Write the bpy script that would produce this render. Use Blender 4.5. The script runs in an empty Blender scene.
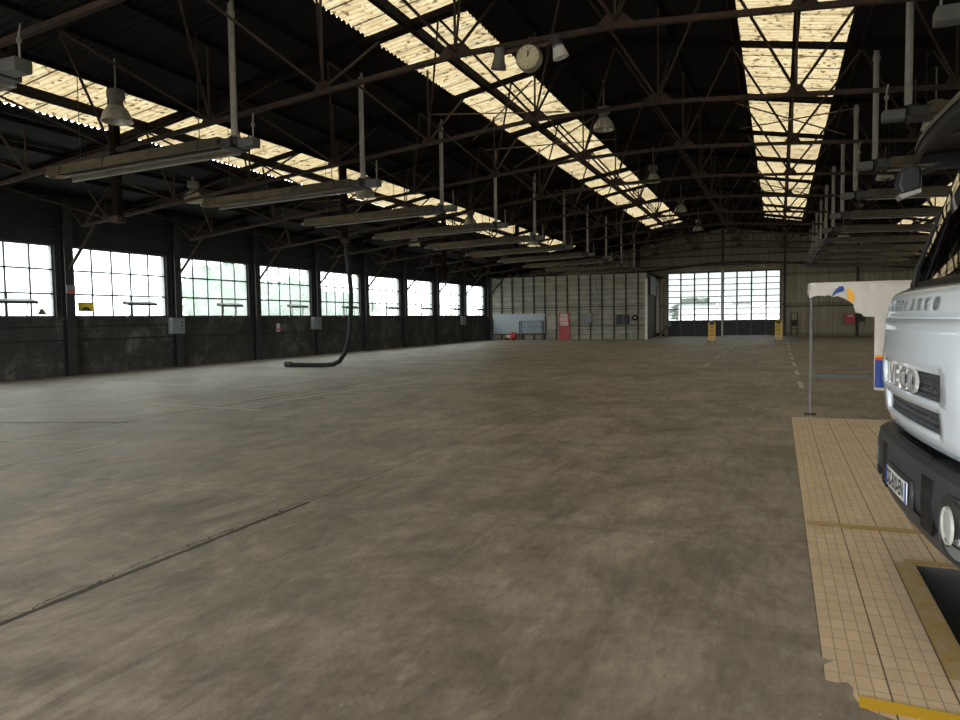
import bpy, math, random
from mathutils import Vector, Matrix
random.seed(7)
SC = bpy.context.scene
COL = SC.collection
PI = math.pi

# ------------------------------------------------------------------ materials
def new_mat(name):
    m = bpy.data.materials.new(name); m.use_nodes = True
    nt = m.node_tree; nt.nodes.clear()
    out = nt.nodes.new('ShaderNodeOutputMaterial')
    return m, nt, out

def ramp(nt, src, stops):
    r = nt.nodes.new('ShaderNodeValToRGB')
    el = r.color_ramp.elements
    while len(el) < len(stops): el.new(0.5)
    for e, (p, c) in zip(el, stops):
        e.position = p; e.color = (c[0], c[1], c[2], 1) if not isinstance(c, (int, float)) else (c, c, c, 1)
    nt.links.new(src, r.inputs[0])
    return r.outputs[0]

def noise(nt, vec, scale, detail=4, rough=0.6, dist=0.0, sc=(1, 1, 1)):
    mp = nt.nodes.new('ShaderNodeMapping'); mp.inputs['Scale'].default_value = sc
    nt.links.new(vec, mp.inputs[0])
    n = nt.nodes.new('ShaderNodeTexNoise'); n.inputs['Scale'].default_value = scale
    n.inputs['Detail'].default_value = detail; n.inputs['Roughness'].default_value = rough
    n.inputs['Distortion'].default_value = dist
    nt.links.new(mp.outputs[0], n.inputs['Vector'])
    return n.outputs['Fac']

def mixc(nt, fac, a, b, mode='MIX'):
    m = nt.nodes.new('ShaderNodeMix'); m.data_type = 'RGBA'; m.blend_type = mode
    for sock, v in ((m.inputs[0], fac), (m.inputs[6], a), (m.inputs[7], b)):
        if isinstance(v, (int, float)): sock.default_value = v
        elif isinstance(v, tuple): sock.default_value = (v[0], v[1], v[2], 1)
        else: nt.links.new(v, sock)
    return m.outputs[2]

def math_n(nt, op, a, b=None, c=None):
    m = nt.nodes.new('ShaderNodeMath'); m.operation = op
    for i, v in enumerate((a, b, c)):
        if v is None: continue
        if isinstance(v, (int, float)): m.inputs[i].default_value = v
        else: nt.links.new(v, m.inputs[i])
    return m.outputs[0]

def bump(nt, h, strength=0.3, dist=0.01):
    b = nt.nodes.new('ShaderNodeBump'); b.inputs['Strength'].default_value = strength
    b.inputs['Distance'].default_value = dist
    nt.links.new(h, b.inputs['Height'])
    return b.outputs[0]

def simple(name, col, rough=0.6, metal=0.0, var=0.25, scale=3.0, col2=None, bmp=0.0, thr=(0.35, 0.7), sc=(1, 1, 1), coat=0.0, world=False, spec=None):
    m, nt, out = new_mat(name)
    p = nt.nodes.new('ShaderNodeBsdfPrincipled')
    if world:
        vec = nt.nodes.new('ShaderNodeNewGeometry').outputs['Position']
    else:
        vec = nt.nodes.new('ShaderNodeTexCoord').outputs['Object']
    f = noise(nt, vec, scale, 5, 0.65, 0.2, sc)
    if col2 is None: col2 = tuple(c * (1 - var) for c in col)
    c = ramp(nt, f, [(thr[0], col2), (thr[1], col)])
    nt.links.new(c, p.inputs['Base Color'])
    p.inputs['Roughness'].default_value = rough; p.inputs['Metallic'].default_value = metal
    p.inputs['Coat Weight'].default_value = coat
    if spec is not None: p.inputs['Specular IOR Level'].default_value = spec
    if bmp: nt.links.new(bump(nt, f, bmp), p.inputs['Normal'])
    nt.links.new(p.outputs[0], out.inputs[0])
    return m

def sepxyz(nt, v):
    s = nt.nodes.new('ShaderNodeSeparateXYZ'); nt.links.new(v, s.inputs[0]); return s.outputs

def floor_material():
    m, nt, out = new_mat('worn concrete')
    p = nt.nodes.new('ShaderNodeBsdfPrincipled')
    pos = nt.nodes.new('ShaderNodeNewGeometry').outputs['Position']
    big = noise(nt, pos, 0.35, 6, 0.62, 0.6)
    mid = noise(nt, pos, 1.6, 8, 0.7, 0.5)
    fine = noise(nt, pos, 60, 3, 0.7)
    base = ramp(nt, big, [(0.32, (0.19, 0.165, 0.135)), (0.5, (0.33, 0.292, 0.245)), (0.68, (0.46, 0.41, 0.345))])
    base = mixc(nt, 0.55, base, ramp(nt, mid, [(0.32, (0.14, 0.122, 0.104)), (0.68, (0.52, 0.46, 0.39))]))
    # long tyre / drag scuffs along the hall
    scf = noise(nt, pos, 2.2, 6, 0.75, 0.3, (2.4, 0.35, 1))
    base = mixc(nt, math_n(nt, 'MULTIPLY', ramp(nt, scf, [(0.50, 0.0), (0.66, 1.0)]), 0.6), base, (0.16, 0.145, 0.13))
    wh = noise(nt, pos, 5.5, 8, 0.8, 0.4, (1.0, 0.4, 1))
    base = mixc(nt, math_n(nt, 'MULTIPLY', ramp(nt, wh, [(0.54, 0.0), (0.72, 1.0)]), 0.5), base, (0.56, 0.52, 0.46))
    base = mixc(nt, math_n(nt, 'MULTIPLY', ramp(nt, fine, [(0.3, 0.0), (0.7, 1.0)]), 0.22), base, (0.16, 0.14, 0.12))
    det = noise(nt, pos, 9, 10, 0.82, 0.3, (1.6, 0.6, 1))
    base = mixc(nt, 1.0, base, ramp(nt, det, [(0.30, (0.76, 0.74, 0.72)), (0.5, (1.08, 1.06, 1.04)), (0.70, (1.38, 1.35, 1.32))]), 'MULTIPLY')
    blot = noise(nt, pos, 0.8, 7, 0.72, 1.0, (1.0, 0.8, 1))
    base = mixc(nt, 1.0, base, ramp(nt, blot, [(0.36, (0.66, 0.65, 0.64)), (0.52, (1.0, 1.0, 1.0)), (0.68, (1.2, 1.18, 1.13))]), 'MULTIPLY')
    # white specks
    vor = nt.nodes.new('ShaderNodeTexVoronoi'); vor.inputs['Scale'].default_value = 5.0
    nt.links.new(pos, vor.inputs['Vector'])
    sp = math_n(nt, 'LESS_THAN', vor.outputs['Distance'], 0.035)
    base = mixc(nt, math_n(nt, 'MULTIPLY', sp, 0.5), base, (0.6, 0.58, 0.52))
    # joints and cracks
    x, y, z = sepxyz(nt, pos)
    wob = noise(nt, pos, 1.1, 6, 0.75, 0.0)
    w1 = math_n(nt, 'MULTIPLY', math_n(nt, 'SUBTRACT', wob, 0.5), 0.10)
    xj = math_n(nt, 'ABSOLUTE', math_n(nt, 'ADD', math_n(nt, 'ADD', x, 3.84), w1))
    wob2 = noise(nt, pos, 4.0, 4, 0.7)
    near = math_n(nt, 'LESS_THAN', y, 5.25)
    wid = math_n(nt, 'ADD', math_n(nt, 'MULTIPLY', math_n(nt, 'MULTIPLY', wob2, near), 0.042), 0.005)
    cr = math_n(nt, 'LESS_THAN', xj, wid)
    # a second hair crack beside it
    w3 = math_n(nt, 'MULTIPLY', math_n(nt, 'SUBTRACT', noise(nt, pos, 0.9, 5, 0.7), 0.5), 0.55)
    xk = math_n(nt, 'ABSOLUTE', math_n(nt, 'ADD', math_n(nt, 'ADD', x, 3.92), w3))
    cr2 = math_n(nt, 'MULTIPLY', math_n(nt, 'LESS_THAN', xk, 0.006), near)
    ym = math_n(nt, 'ABSOLUTE', math_n(nt, 'SUBTRACT', math_n(nt, 'PINGPONG', math_n(nt, 'ADD', math_n(nt, 'ADD', y, w1), -5.3), 4.42), 0.0))
    cr3 = math_n(nt, 'LESS_THAN', ym, 0.007)
    xl = math_n(nt, 'ABSOLUTE', math_n(nt, 'ADD', math_n(nt, 'ADD', x, 9.9), w1))
    cr4 = math_n(nt, 'LESS_THAN', xl, 0.03)
    w5 = math_n(nt, 'MULTIPLY', math_n(nt, 'SUBTRACT', noise(nt, pos, 1.3, 7, 0.8), 0.5), 1.1)
    xa = math_n(nt, 'ABSOLUTE', math_n(nt, 'ADD', math_n(nt, 'ADD', x, 1.05), w5))
    cr5 = math_n(nt, 'MULTIPLY', math_n(nt, 'LESS_THAN', xa, 0.004), math_n(nt, 'LESS_THAN', y, 2.9))
    xb = math_n(nt, 'ABSOLUTE', math_n(nt, 'ADD', math_n(nt, 'ADD', y, -2.55), w5))
    cr6 = math_n(nt, 'MULTIPLY', math_n(nt, 'LESS_THAN', xb, 0.0035), math_n(nt, 'GREATER_THAN', x, -0.8))
    anyc = math_n(nt, 'MAXIMUM', math_n(nt, 'MAXIMUM', cr, cr2), cr4)
    anyc = math_n(nt, 'MAXIMUM', anyc, math_n(nt, 'MULTIPLY', cr3, 0.45))
    anyc = math_n(nt, 'MAXIMUM', anyc, math_n(nt, 'MULTIPLY', math_n(nt, 'MAXIMUM', cr5, cr6), 0.7))
    base = mixc(nt, math_n(nt, 'MULTIPLY', anyc, 0.92), base, (0.018, 0.015, 0.012))
    # faint tyre arcs near the camera
    dx = math_n(nt, 'ADD', x, -1.985); dy = math_n(nt, 'ADD', y, -5.81)
    rad = math_n(nt, 'SQRT', math_n(nt, 'ADD', math_n(nt, 'MULTIPLY', dx, dx), math_n(nt, 'MULTIPLY', dy, dy)))
    band = math_n(nt, 'LESS_THAN', math_n(nt, 'ABSOLUTE', math_n(nt, 'ADD', rad, -4.93)), 0.10)
    tread = math_n(nt, 'GREATER_THAN', math_n(nt, 'FRACT', math_n(nt, 'MULTIPLY', rad, 26.0)), 0.55)
    band2 = math_n(nt, 'LESS_THAN', math_n(nt, 'ABSOLUTE', math_n(nt, 'ADD', rad, -5.42)), 0.09)
    tr = math_n(nt, 'MULTIPLY', math_n(nt, 'MULTIPLY', math_n(nt, 'MAXIMUM', band, band2), tread), math_n(nt, 'MULTIPLY', ramp(nt, mid, [(0.4, 0.0), (0.65, 1.0)]), 0.2))
    base = mixc(nt, tr, base, (0.5, 0.45, 0.38))
    nt.links.new(base, p.inputs['Base Color'])
    rg = ramp(nt, mid, [(0.3, 0.44), (0.7, 0.68)])
    nt.links.new(rg, p.inputs['Roughness'])
    p.inputs['Specular IOR Level'].default_value = 0.5
    hh = math_n(nt, 'SUBTRACT', math_n(nt, 'MULTIPLY', fine, 0.25), anyc)
    nt.links.new(bump(nt, math_n(nt, 'ADD', hh, math_n(nt, 'MULTIPLY', mid, 0.6)), 0.35, 0.012), p.inputs['Normal'])
    nt.links.new(p.outputs[0], out.inputs[0])
    return m

def tile_material():
    m, nt, out = new_mat('small cream floor tiles')
    p = nt.nodes.new('ShaderNodeBsdfPrincipled')
    pos = nt.nodes.new('ShaderNodeNewGeometry').outputs['Position']
    x, y, z = sepxyz(nt, pos)
    def line(v, off, pitch, w):
        f = math_n(nt, 'FRACT', math_n(nt, 'DIVIDE', math_n(nt, 'ADD', v, off), pitch))
        return math_n(nt, 'LESS_THAN', f, w / pitch)
    g1 = math_n(nt, 'MAXIMUM', line(x, 2.8, 0.0625, 0.0045), line(y, 3.0, 0.125, 0.005))
    g2 = line(x, 2.8 + 0.002, 0.25, 0.008)
    cell = nt.nodes.new('ShaderNodeTexWhiteNoise'); cell.noise_dimensions = '2D'
    cmb = nt.nodes.new('ShaderNodeCombineXYZ')
    nt.links.new(math_n(nt, 'FLOOR', math_n(nt, 'DIVIDE', math_n(nt, 'ADD', x, 2.8), 0.0625)), cmb.inputs[0])
    nt.links.new(math_n(nt, 'FLOOR', math_n(nt, 'DIVIDE', math_n(nt, 'ADD', y, 3.0), 0.125)), cmb.inputs[1])
    nt.links.new(cmb.outputs[0], cell.inputs['Vector'])
    base = mixc(nt, cell.outputs['Value'], (0.82, 0.62, 0.41), (0.90, 0.70, 0.49))
    dirt = noise(nt, pos, 2.3, 8, 0.75, 0.4)
    base = mixc(nt, math_n(nt, 'MULTIPLY', ramp(nt, dirt, [(0.45, 0.0), (0.75, 1.0)]), 0.5), base, (0.50, 0.39, 0.27))
    st = noise(nt, pos, 8.1, 6, 0.8, 0.2)
    base = mixc(nt, ramp(nt, st, [(0.68, 0.0), (0.74, 0.8)]), base, (0.10, 0.08, 0.06))
    base = mixc(nt, math_n(nt, 'MULTIPLY', g1, 0.62), base, (0.17, 0.12, 0.08))
    base = mixc(nt, math_n(nt, 'MULTIPLY', g2, 0.8), base, (0.07, 0.045, 0.03))
    nt.links.new(base, p.inputs['Base Color'])
    p.inputs['Roughness'].default_value = 0.5
    nt.links.new(bump(nt, math_n(nt, 'SUBTRACT', 1.0, math_n(nt, 'MAXIMUM', g1, g2)), 0.3, 0.003), p.inputs['Normal'])
    nt.links.new(p.outputs[0], out.inputs[0])
    return m

def paint_material(name, col, thr=(0.38, 0.6), under=(0.33, 0.29, 0.24)):
    m, nt, out = new_mat(name)
    p = nt.nodes.new('ShaderNodeBsdfPrincipled')
    pos = nt.nodes.new('ShaderNodeNewGeometry').outputs['Position']
    f = noise(nt, pos, 7, 8, 0.8, 0.3)
    nt.links.new(ramp(nt, f, [(thr[0], under), (thr[1], col)]), p.inputs['Base Color'])
    p.inputs['Roughness'].default_value = 0.65
    nt.links.new(p.outputs[0], out.inputs[0])
    return m

def concrete_wall_material():
    m, nt, out = new_mat('grimy block wall')
    p = nt.nodes.new('ShaderNodeBsdfPrincipled')
    pos = nt.nodes.new('ShaderNodeNewGeometry').outputs['Position']
    x, y, z = sepxyz(nt, pos)
    f = noise(nt, pos, 1.1, 8, 0.75, 0.4)
    base = ramp(nt, f, [(0.32, (0.012, 0.0115, 0.011)), (0.52, (0.04, 0.038, 0.034)), (0.72, (0.17, 0.16, 0.14))])
    st = noise(nt, pos, 3, 6, 0.7, 0, (1, 2.2, 0.25))
    base = mixc(nt, math_n(nt, 'MULTIPLY', ramp(nt, st, [(0.45, 0.0), (0.75, 1.0)]), 0.6), base, (0.02, 0.02, 0.02))
    jz = math_n(nt, 'LESS_THAN', math_n(nt, 'FRACT', math_n(nt, 'DIVIDE', z, 0.46)), 0.04)
    jy = math_n(nt, 'LESS_THAN', math_n(nt, 'FRACT', math_n(nt, 'DIVIDE', y, 1.47)), 0.015)
    base = mixc(nt, math_n(nt, 'MULTIPLY', math_n(nt, 'MAXIMUM', jz, jy), 0.6), base, (0.015, 0.015, 0.015))
    nt.links.new(base, p.inputs['Base Color']); p.inputs['Roughness'].default_value = 0.85
    nt.links.new(bump(nt, f, 0.5, 0.03), p.inputs['Normal'])
    nt.links.new(p.outputs[0], out.inputs[0])
    return m

def siding_material(name, a, b, axis='z', pitch=0.3, streak=(3, 3, 0.25), dark=0.5):
    m, nt, out = new_mat(name)
    p = nt.nodes.new('ShaderNodeBsdfPrincipled')
    pos = nt.nodes.new('ShaderNodeNewGeometry').outputs['Position']
    xyz = sepxyz(nt, pos)
    v = xyz['xyz'.index(axis)]
    f = noise(nt, pos, 1.2, 7, 0.7, 0.2, streak)
    base = ramp(nt, f, [(0.3, a), (0.7, b)])
    cell = nt.nodes.new('ShaderNodeTexWhiteNoise'); cell.noise_dimensions = '1D'
    nt.links.new(math_n(nt, 'FLOOR', math_n(nt, 'DIVIDE', v, pitch)), cell.inputs['W'])
    base = mixc(nt, math_n(nt, 'MULTIPLY', cell.outputs['Value'], 0.35), base, a)
    j = math_n(nt, 'LESS_THAN', math_n(nt, 'FRACT', math_n(nt, 'DIVIDE', v, pitch)), 0.1)
    base = mixc(nt, math_n(nt, 'MULTIPLY', j, dark), base, tuple(c * 0.25 for c in a))
    nt.links.new(base, p.inputs['Base Color']); p.inputs['Roughness'].default_value = 0.75
    nt.links.new(p.outputs[0], out.inputs[0])
    return m

def skylight_material():
    m, nt, out = new_mat('dirty yellowed translucent sheet')
    pos = nt.nodes.new('ShaderNodeNewGeometry').outputs['Position']
    x, y, z = sepxyz(nt, pos)
    f = noise(nt, pos, 2.2, 6, 0.75, 0.3, (1.2, 1.5, 1))
    col = ramp(nt, f, [(0.3, (0.60, 0.46, 0.24)), (0.48, (0.82, 0.67, 0.38)), (0.72, (1.0, 0.90, 0.62))])
    sp = noise(nt, pos, 6.0, 3, 0.6, 0.2)
    col = mixc(nt, ramp(nt, sp, [(0.585, 0.0), (0.64, 0.95)]), col, (0.13, 0.08, 0.035))
    vo = nt.nodes.new('ShaderNodeTexVoronoi'); vo.inputs['Scale'].default_value = 3.6
    nt.links.new(pos, vo.inputs['Vector'])
    dots = math_n(nt, 'LESS_THAN', vo.outputs['Distance'], math_n(nt, 'MULTIPLY', noise(nt, pos, 1.4, 2), 0.36))
    col = mixc(nt, math_n(nt, 'MULTIPLY', dots, 0.9), col, (0.10, 0.06, 0.03))
    sp2 = noise(nt, pos, 22, 3, 0.6, 0.0)
    col = mixc(nt, ramp(nt, sp2, [(0.6, 0.0), (0.68, 0.6)]), col, (0.30, 0.19, 0.08))
    rib = math_n(nt, 'PINGPONG', y, 0.088)
    col = mixc(nt, math_n(nt, 'MULTIPLY', math_n(nt, 'LESS_THAN', rib, 0.03), 0.45), col, (0.35, 0.25, 0.12))
    lap = math_n(nt, 'LESS_THAN', math_n(nt, 'FRACT', math_n(nt, 'DIVIDE', y, 0.884)), 0.06)
    col = mixc(nt, math_n(nt, 'MULTIPLY', lap, 0.88), col, (0.02, 0.012, 0.006))
    col = mixc(nt, 1.0, col, (SKY_T, SKY_T, SKY_T), 'MULTIPLY')
    tr = nt.nodes.new('ShaderNodeBsdfTransparent'); nt.links.new(col, tr.inputs[0])
    df = nt.nodes.new('ShaderNodeBsdfDiffuse'); df.inputs[0].default_value = (0.28, 0.22, 0.13, 1)
    a = nt.nodes.new('ShaderNodeAddShader')
    mx = nt.nodes.new('ShaderNodeMixShader'); mx.inputs[0].default_value = 0.2
    nt.links.new(tr.outputs[0], mx.inputs[1]); nt.links.new(df.outputs[0], mx.inputs[2])
    nt.nodes.remove(a)
    nt.links.new(mx.outputs[0], out.inputs[0])
    return m

def glass_material(name, tint=(0.93, 0.97, 0.96), milk=0.3, gloss=0.06, rough=0.05):
    m, nt, out = new_mat(name)
    tr = nt.nodes.new('ShaderNodeBsdfTransparent'); tr.inputs[0].default_value = (*tint, 1)
    tl = nt.nodes.new('ShaderNodeBsdfTranslucent'); tl.inputs[0].default_value = (0.85, 0.9, 0.88, 1)
    gl = nt.nodes.new('ShaderNodeBsdfGlossy'); gl.inputs['Roughness'].default_value = rough
    pos = nt.nodes.new('ShaderNodeNewGeometry').outputs['Position']
    f = noise(nt, pos, 0.9, 5, 0.7)
    a = nt.nodes.new('ShaderNodeMixShader')
    nt.links.new(math_n(nt, 'MULTIPLY', ramp(nt, f, [(0.3, 0.6), (0.7, 1.0)]), milk), a.inputs[0])
    nt.links.new(tr.outputs[0], a.inputs[1]); nt.links.new(tl.outputs[0], a.inputs[2])
    b = nt.nodes.new('ShaderNodeMixShader')
    lw = nt.nodes.new('ShaderNodeFresnel'); lw.inputs[0].default_value = 1.45
    nt.links.new(math_n(nt, 'MULTIPLY', lw.outputs[0], gloss * 10), b.inputs[0]) if gloss > 0.3 else setattr(b.inputs[0], 'default_value', gloss)
    nt.links.new(a.outputs[0], b.inputs[1]); nt.links.new(gl.outputs[0], b.inputs[2])
    nt.links.new(b.outputs[0], out.inputs[0])
    return m

SKY_T = 0.056
M = {}
M['floor'] = floor_material()
M['tile'] = tile_material()
M['white_paint'] = paint_material('worn white floor paint', (0.72, 0.70, 0.66), (0.30, 0.52))
M['yellow_paint'] = paint_material('worn yellow floor paint', (0.90, 0.55, 0.03), (0.25, 0.42), (0.6, 0.42, 0.16))
M['yellow_faded'] = paint_material('faded yellow floor paint', (0.55, 0.34, 0.06), (0.40, 0.62), (0.60, 0.45, 0.27))
M['dark_slot'] = simple('dark iron grate', (0.04, 0.035, 0.03), 0.8)
M['wallblock'] = concrete_wall_material()
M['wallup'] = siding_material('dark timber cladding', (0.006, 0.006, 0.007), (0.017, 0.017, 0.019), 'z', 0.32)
M['column'] = simple('dark painted steel column', (0.022, 0.022, 0.023), 0.6, 0.0, 0.5, 2.5)
M['mullion'] = simple('dark grey window bar', (0.07, 0.075, 0.075), 0.6)
M['sheet'] = simple('black sooty corrugated sheet', (0.0065, 0.006, 0.0057), 0.6, 0, 0.5, 0.8, None, 0, (0.35, 0.75), (1, 3, 1), world=True, spec=0.25)  # base colour set near black to keep the roof dark
M['steel_roof'] = simple('sooty brown steel', (0.012, 0.008, 0.006), 0.9, 0, 0.6, 3, world=True, spec=0.12)  # base colour kept almost black with a little brown
M['rust'] = simple('rusty brown steel', (0.055, 0.026, 0.013), 0.8, 0, 0.6, 5, (0.012, 0.007, 0.005), 0.2)
M['rust_light'] = simple('faded rusty steel bar', (0.25, 0.17, 0.12), 0.7, 0, 0.5, 5, (0.07, 0.035, 0.02))
M['skylight'] = skylight_material()
M['glass'] = glass_material('hazy window glass', (0.42, 0.445, 0.435), 0.11)
M['glass_far'] = glass_material('hazy far door glass', (0.20, 0.21, 0.208), 0.05)
M['flue'] = simple('dull galvanised steel', (0.33, 0.31, 0.28), 0.5, 0.3, 0.35, 4)
M['hood'] = simple('dusty aluminium hood', (0.12, 0.10, 0.068), 0.5, 0.3, 0.45, 3)
M['hood_in'] = simple('heat stained steel', (0.30, 0.27, 0.23), 0.4, 0.6, 0.4, 3)
M['burner'] = simple('grey enamelled casing', (0.10, 0.103, 0.098), 0.5, 0, 0.35, 4)
M['black'] = simple('black rubber', (0.007, 0.007, 0.0075), 0.55, 0, 0.3, 6, spec=0.25)
M['blackmetal'] = simple('black painted steel', (0.03, 0.03, 0.032), 0.5, 0, 0.3, 4)
M['lamp_metal'] = simple('grey cast lamp housing', (0.2, 0.19, 0.155), 0.55, 0.2, 0.4, 6)
M['lamp_glass'] = simple('dusty glass reflector shade', (0.62, 0.58, 0.46), 0.3, 0.0, 0.5, 5)
M['lamp_in'] = simple('pale reflector', (0.8, 0.78, 0.7), 0.3)
M['clock_face'] = simple('aged cream dial', (0.62, 0.55, 0.36), 0.45, 0, 0.2, 6)
M['clock_rim'] = simple('dull clock case', (0.30, 0.27, 0.20), 0.4, 0.3, 0.3, 5)
M['white_plastic'] = simple('greyish white plastic', (0.66, 0.65, 0.6), 0.5, 0, 0.15, 5)
M['far_siding'] = siding_material('brown corrugated cladding', (0.24, 0.205, 0.135), (0.47, 0.42, 0.30), 'z', 2.3, (3, 3, 0.15), 0.4)
M['partition'] = siding_material('weathered grey green boards', (0.20, 0.19, 0.15), (0.43, 0.42, 0.345), 'z', 0.36, (0.7, 1, 2.5), 0.75)
M['batten'] = simple('dark timber batten', (0.06, 0.05, 0.038), 0.8)
M['pale_post'] = simple('pale painted post', (0.72, 0.68, 0.6), 0.6, 0, 0.15, 5)
M['doorpanel'] = simple('charcoal door panel', (0.028, 0.028, 0.032), 0.6, 0, 0.4, 1.5)
M['board'] = simple('blue grey board', (0.36, 0.41, 0.46), 0.6, 0, 0.12, 8)
M['palepanel'] = simple('pale beige panel', (0.42, 0.39, 0.33), 0.7, 0, 0.2, 4)
M['bluegrey'] = simple('blue grey enamel', (0.20, 0.225, 0.235), 0.55, 0, 0.2, 4)
M['red'] = simple('red enamel', (0.55, 0.03, 0.03), 0.45, 0, 0.3, 5)
M['redpanel'] = simple('faded red panel', (0.42, 0.055, 0.07), 0.5, 0, 0.25, 4)
M['pinkwhite'] = simple('pinkish white print', (0.70, 0.58, 0.54), 0.6, 0, 0.1, 9)
M['yellow'] = simple('safety yellow paint', (0.80, 0.48, 0.03), 0.45, 0, 0.25, 6)
M['sign_yellow'] = simple('yellow sticker', (0.85, 0.65, 0.03), 0.6, 0, 0.05)
M['fabric'] = simple('creased off white tarpaulin', (0.62, 0.58, 0.53), 0.7, 0, 0.14, 3, None, 0.15)
M['navy'] = simple('blue print', (0.015, 0.05, 0.28), 0.6, 0, 0.08)
M['orange'] = simple('orange yellow print', (0.85, 0.42, 0.02), 0.6, 0, 0.08)
M['redprint'] = simple('red print', (0.7, 0.03, 0.03), 0.6, 0, 0.05)
M['truck_white'] = simple('white truck paint', (0.66, 0.73, 0.80), 0.22, 0, 0.03, 1, coat=0.6)
M['truck_dark'] = simple('dark grey textured bumper plastic', (0.034, 0.037, 0.042), 0.48, 0, 0.25, 3, None, 0.05)
M['truck_black'] = simple('matt black trim', (0.010, 0.010, 0.011), 0.5, spec=0.3)
M['chrome'] = simple('chrome', (0.85, 0.85, 0.86), 0.28, 0.85, 0.02)
M['letter'] = simple('grey chrome lettering', (0.20, 0.21, 0.22), 0.35, 0.4, 0.05)
M['plate'] = simple('white number plate', (0.78, 0.8, 0.8), 0.35, 0, 0.03)
M['plate_ink'] = simple('black plate ink', (0.02, 0.02, 0.02), 0.4)
M['plate_blue'] = simple('blue plate band', (0.02, 0.08, 0.5), 0.4)
M['seat'] = simple('dark grey seat cloth', (0.06, 0.06, 0.07), 0.8)
M['tyre'] = simple('black tyre', (0.02, 0.02, 0.02), 0.8)
M['pit'] = simple('oily dark pit concrete', (0.02, 0.018, 0.015), 0.7)
M['asphalt'] = simple('outdoor paving', (0.22, 0.22, 0.2), 0.8, 0, 0.2, 0.5, world=True)
M['leaf'] = simple('green foliage', (0.04, 0.17, 0.06), 0.8, 0, 0.35, 1.2)
M['bark'] = simple('bark', (0.12, 0.09, 0.06), 0.9)

def windscreen_material():
    m, nt, out = new_mat('tinted windscreen')
    tr = nt.nodes.new('ShaderNodeBsdfTransparent'); tr.inputs[0].default_value = (0.42, 0.47, 0.45, 1)
    gl = nt.nodes.new('ShaderNodeBsdfGlossy'); gl.inputs['Roughness'].default_value = 0.03
    gl.inputs[0].default_value = (0.9, 0.9, 0.9, 1)
    fr = nt.nodes.new('ShaderNodeFresnel'); fr.inputs[0].default_value = 1.5
    mx = nt.nodes.new('ShaderNodeMixShader')
    nt.links.new(math_n(nt, 'ADD', fr.outputs[0], 0.14), mx.inputs[0])
    nt.links.new(tr.outputs[0], mx.inputs[1]); nt.links.new(gl.outputs[0], mx.inputs[2])
    nt.links.new(mx.outputs[0], out.inputs[0])
    return m
M['screen'] = windscreen_material()
def lens_material():
    m, nt, out = new_mat('clear headlight lens')
    tr = nt.nodes.new('ShaderNodeBsdfTransparent'); tr.inputs[0].default_value = (0.85, 0.87, 0.88, 1)
    gl = nt.nodes.new('ShaderNodeBsdfGlossy'); gl.inputs['Roughness'].default_value = 0.04
    mx = nt.nodes.new('ShaderNodeMixShader'); mx.inputs[0].default_value = 0.16
    nt.links.new(tr.outputs[0], mx.inputs[1]); nt.links.new(gl.outputs[0], mx.inputs[2])
    nt.links.new(mx.outputs[0], out.inputs[0])
    return m
M['lens'] = lens_material()

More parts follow.
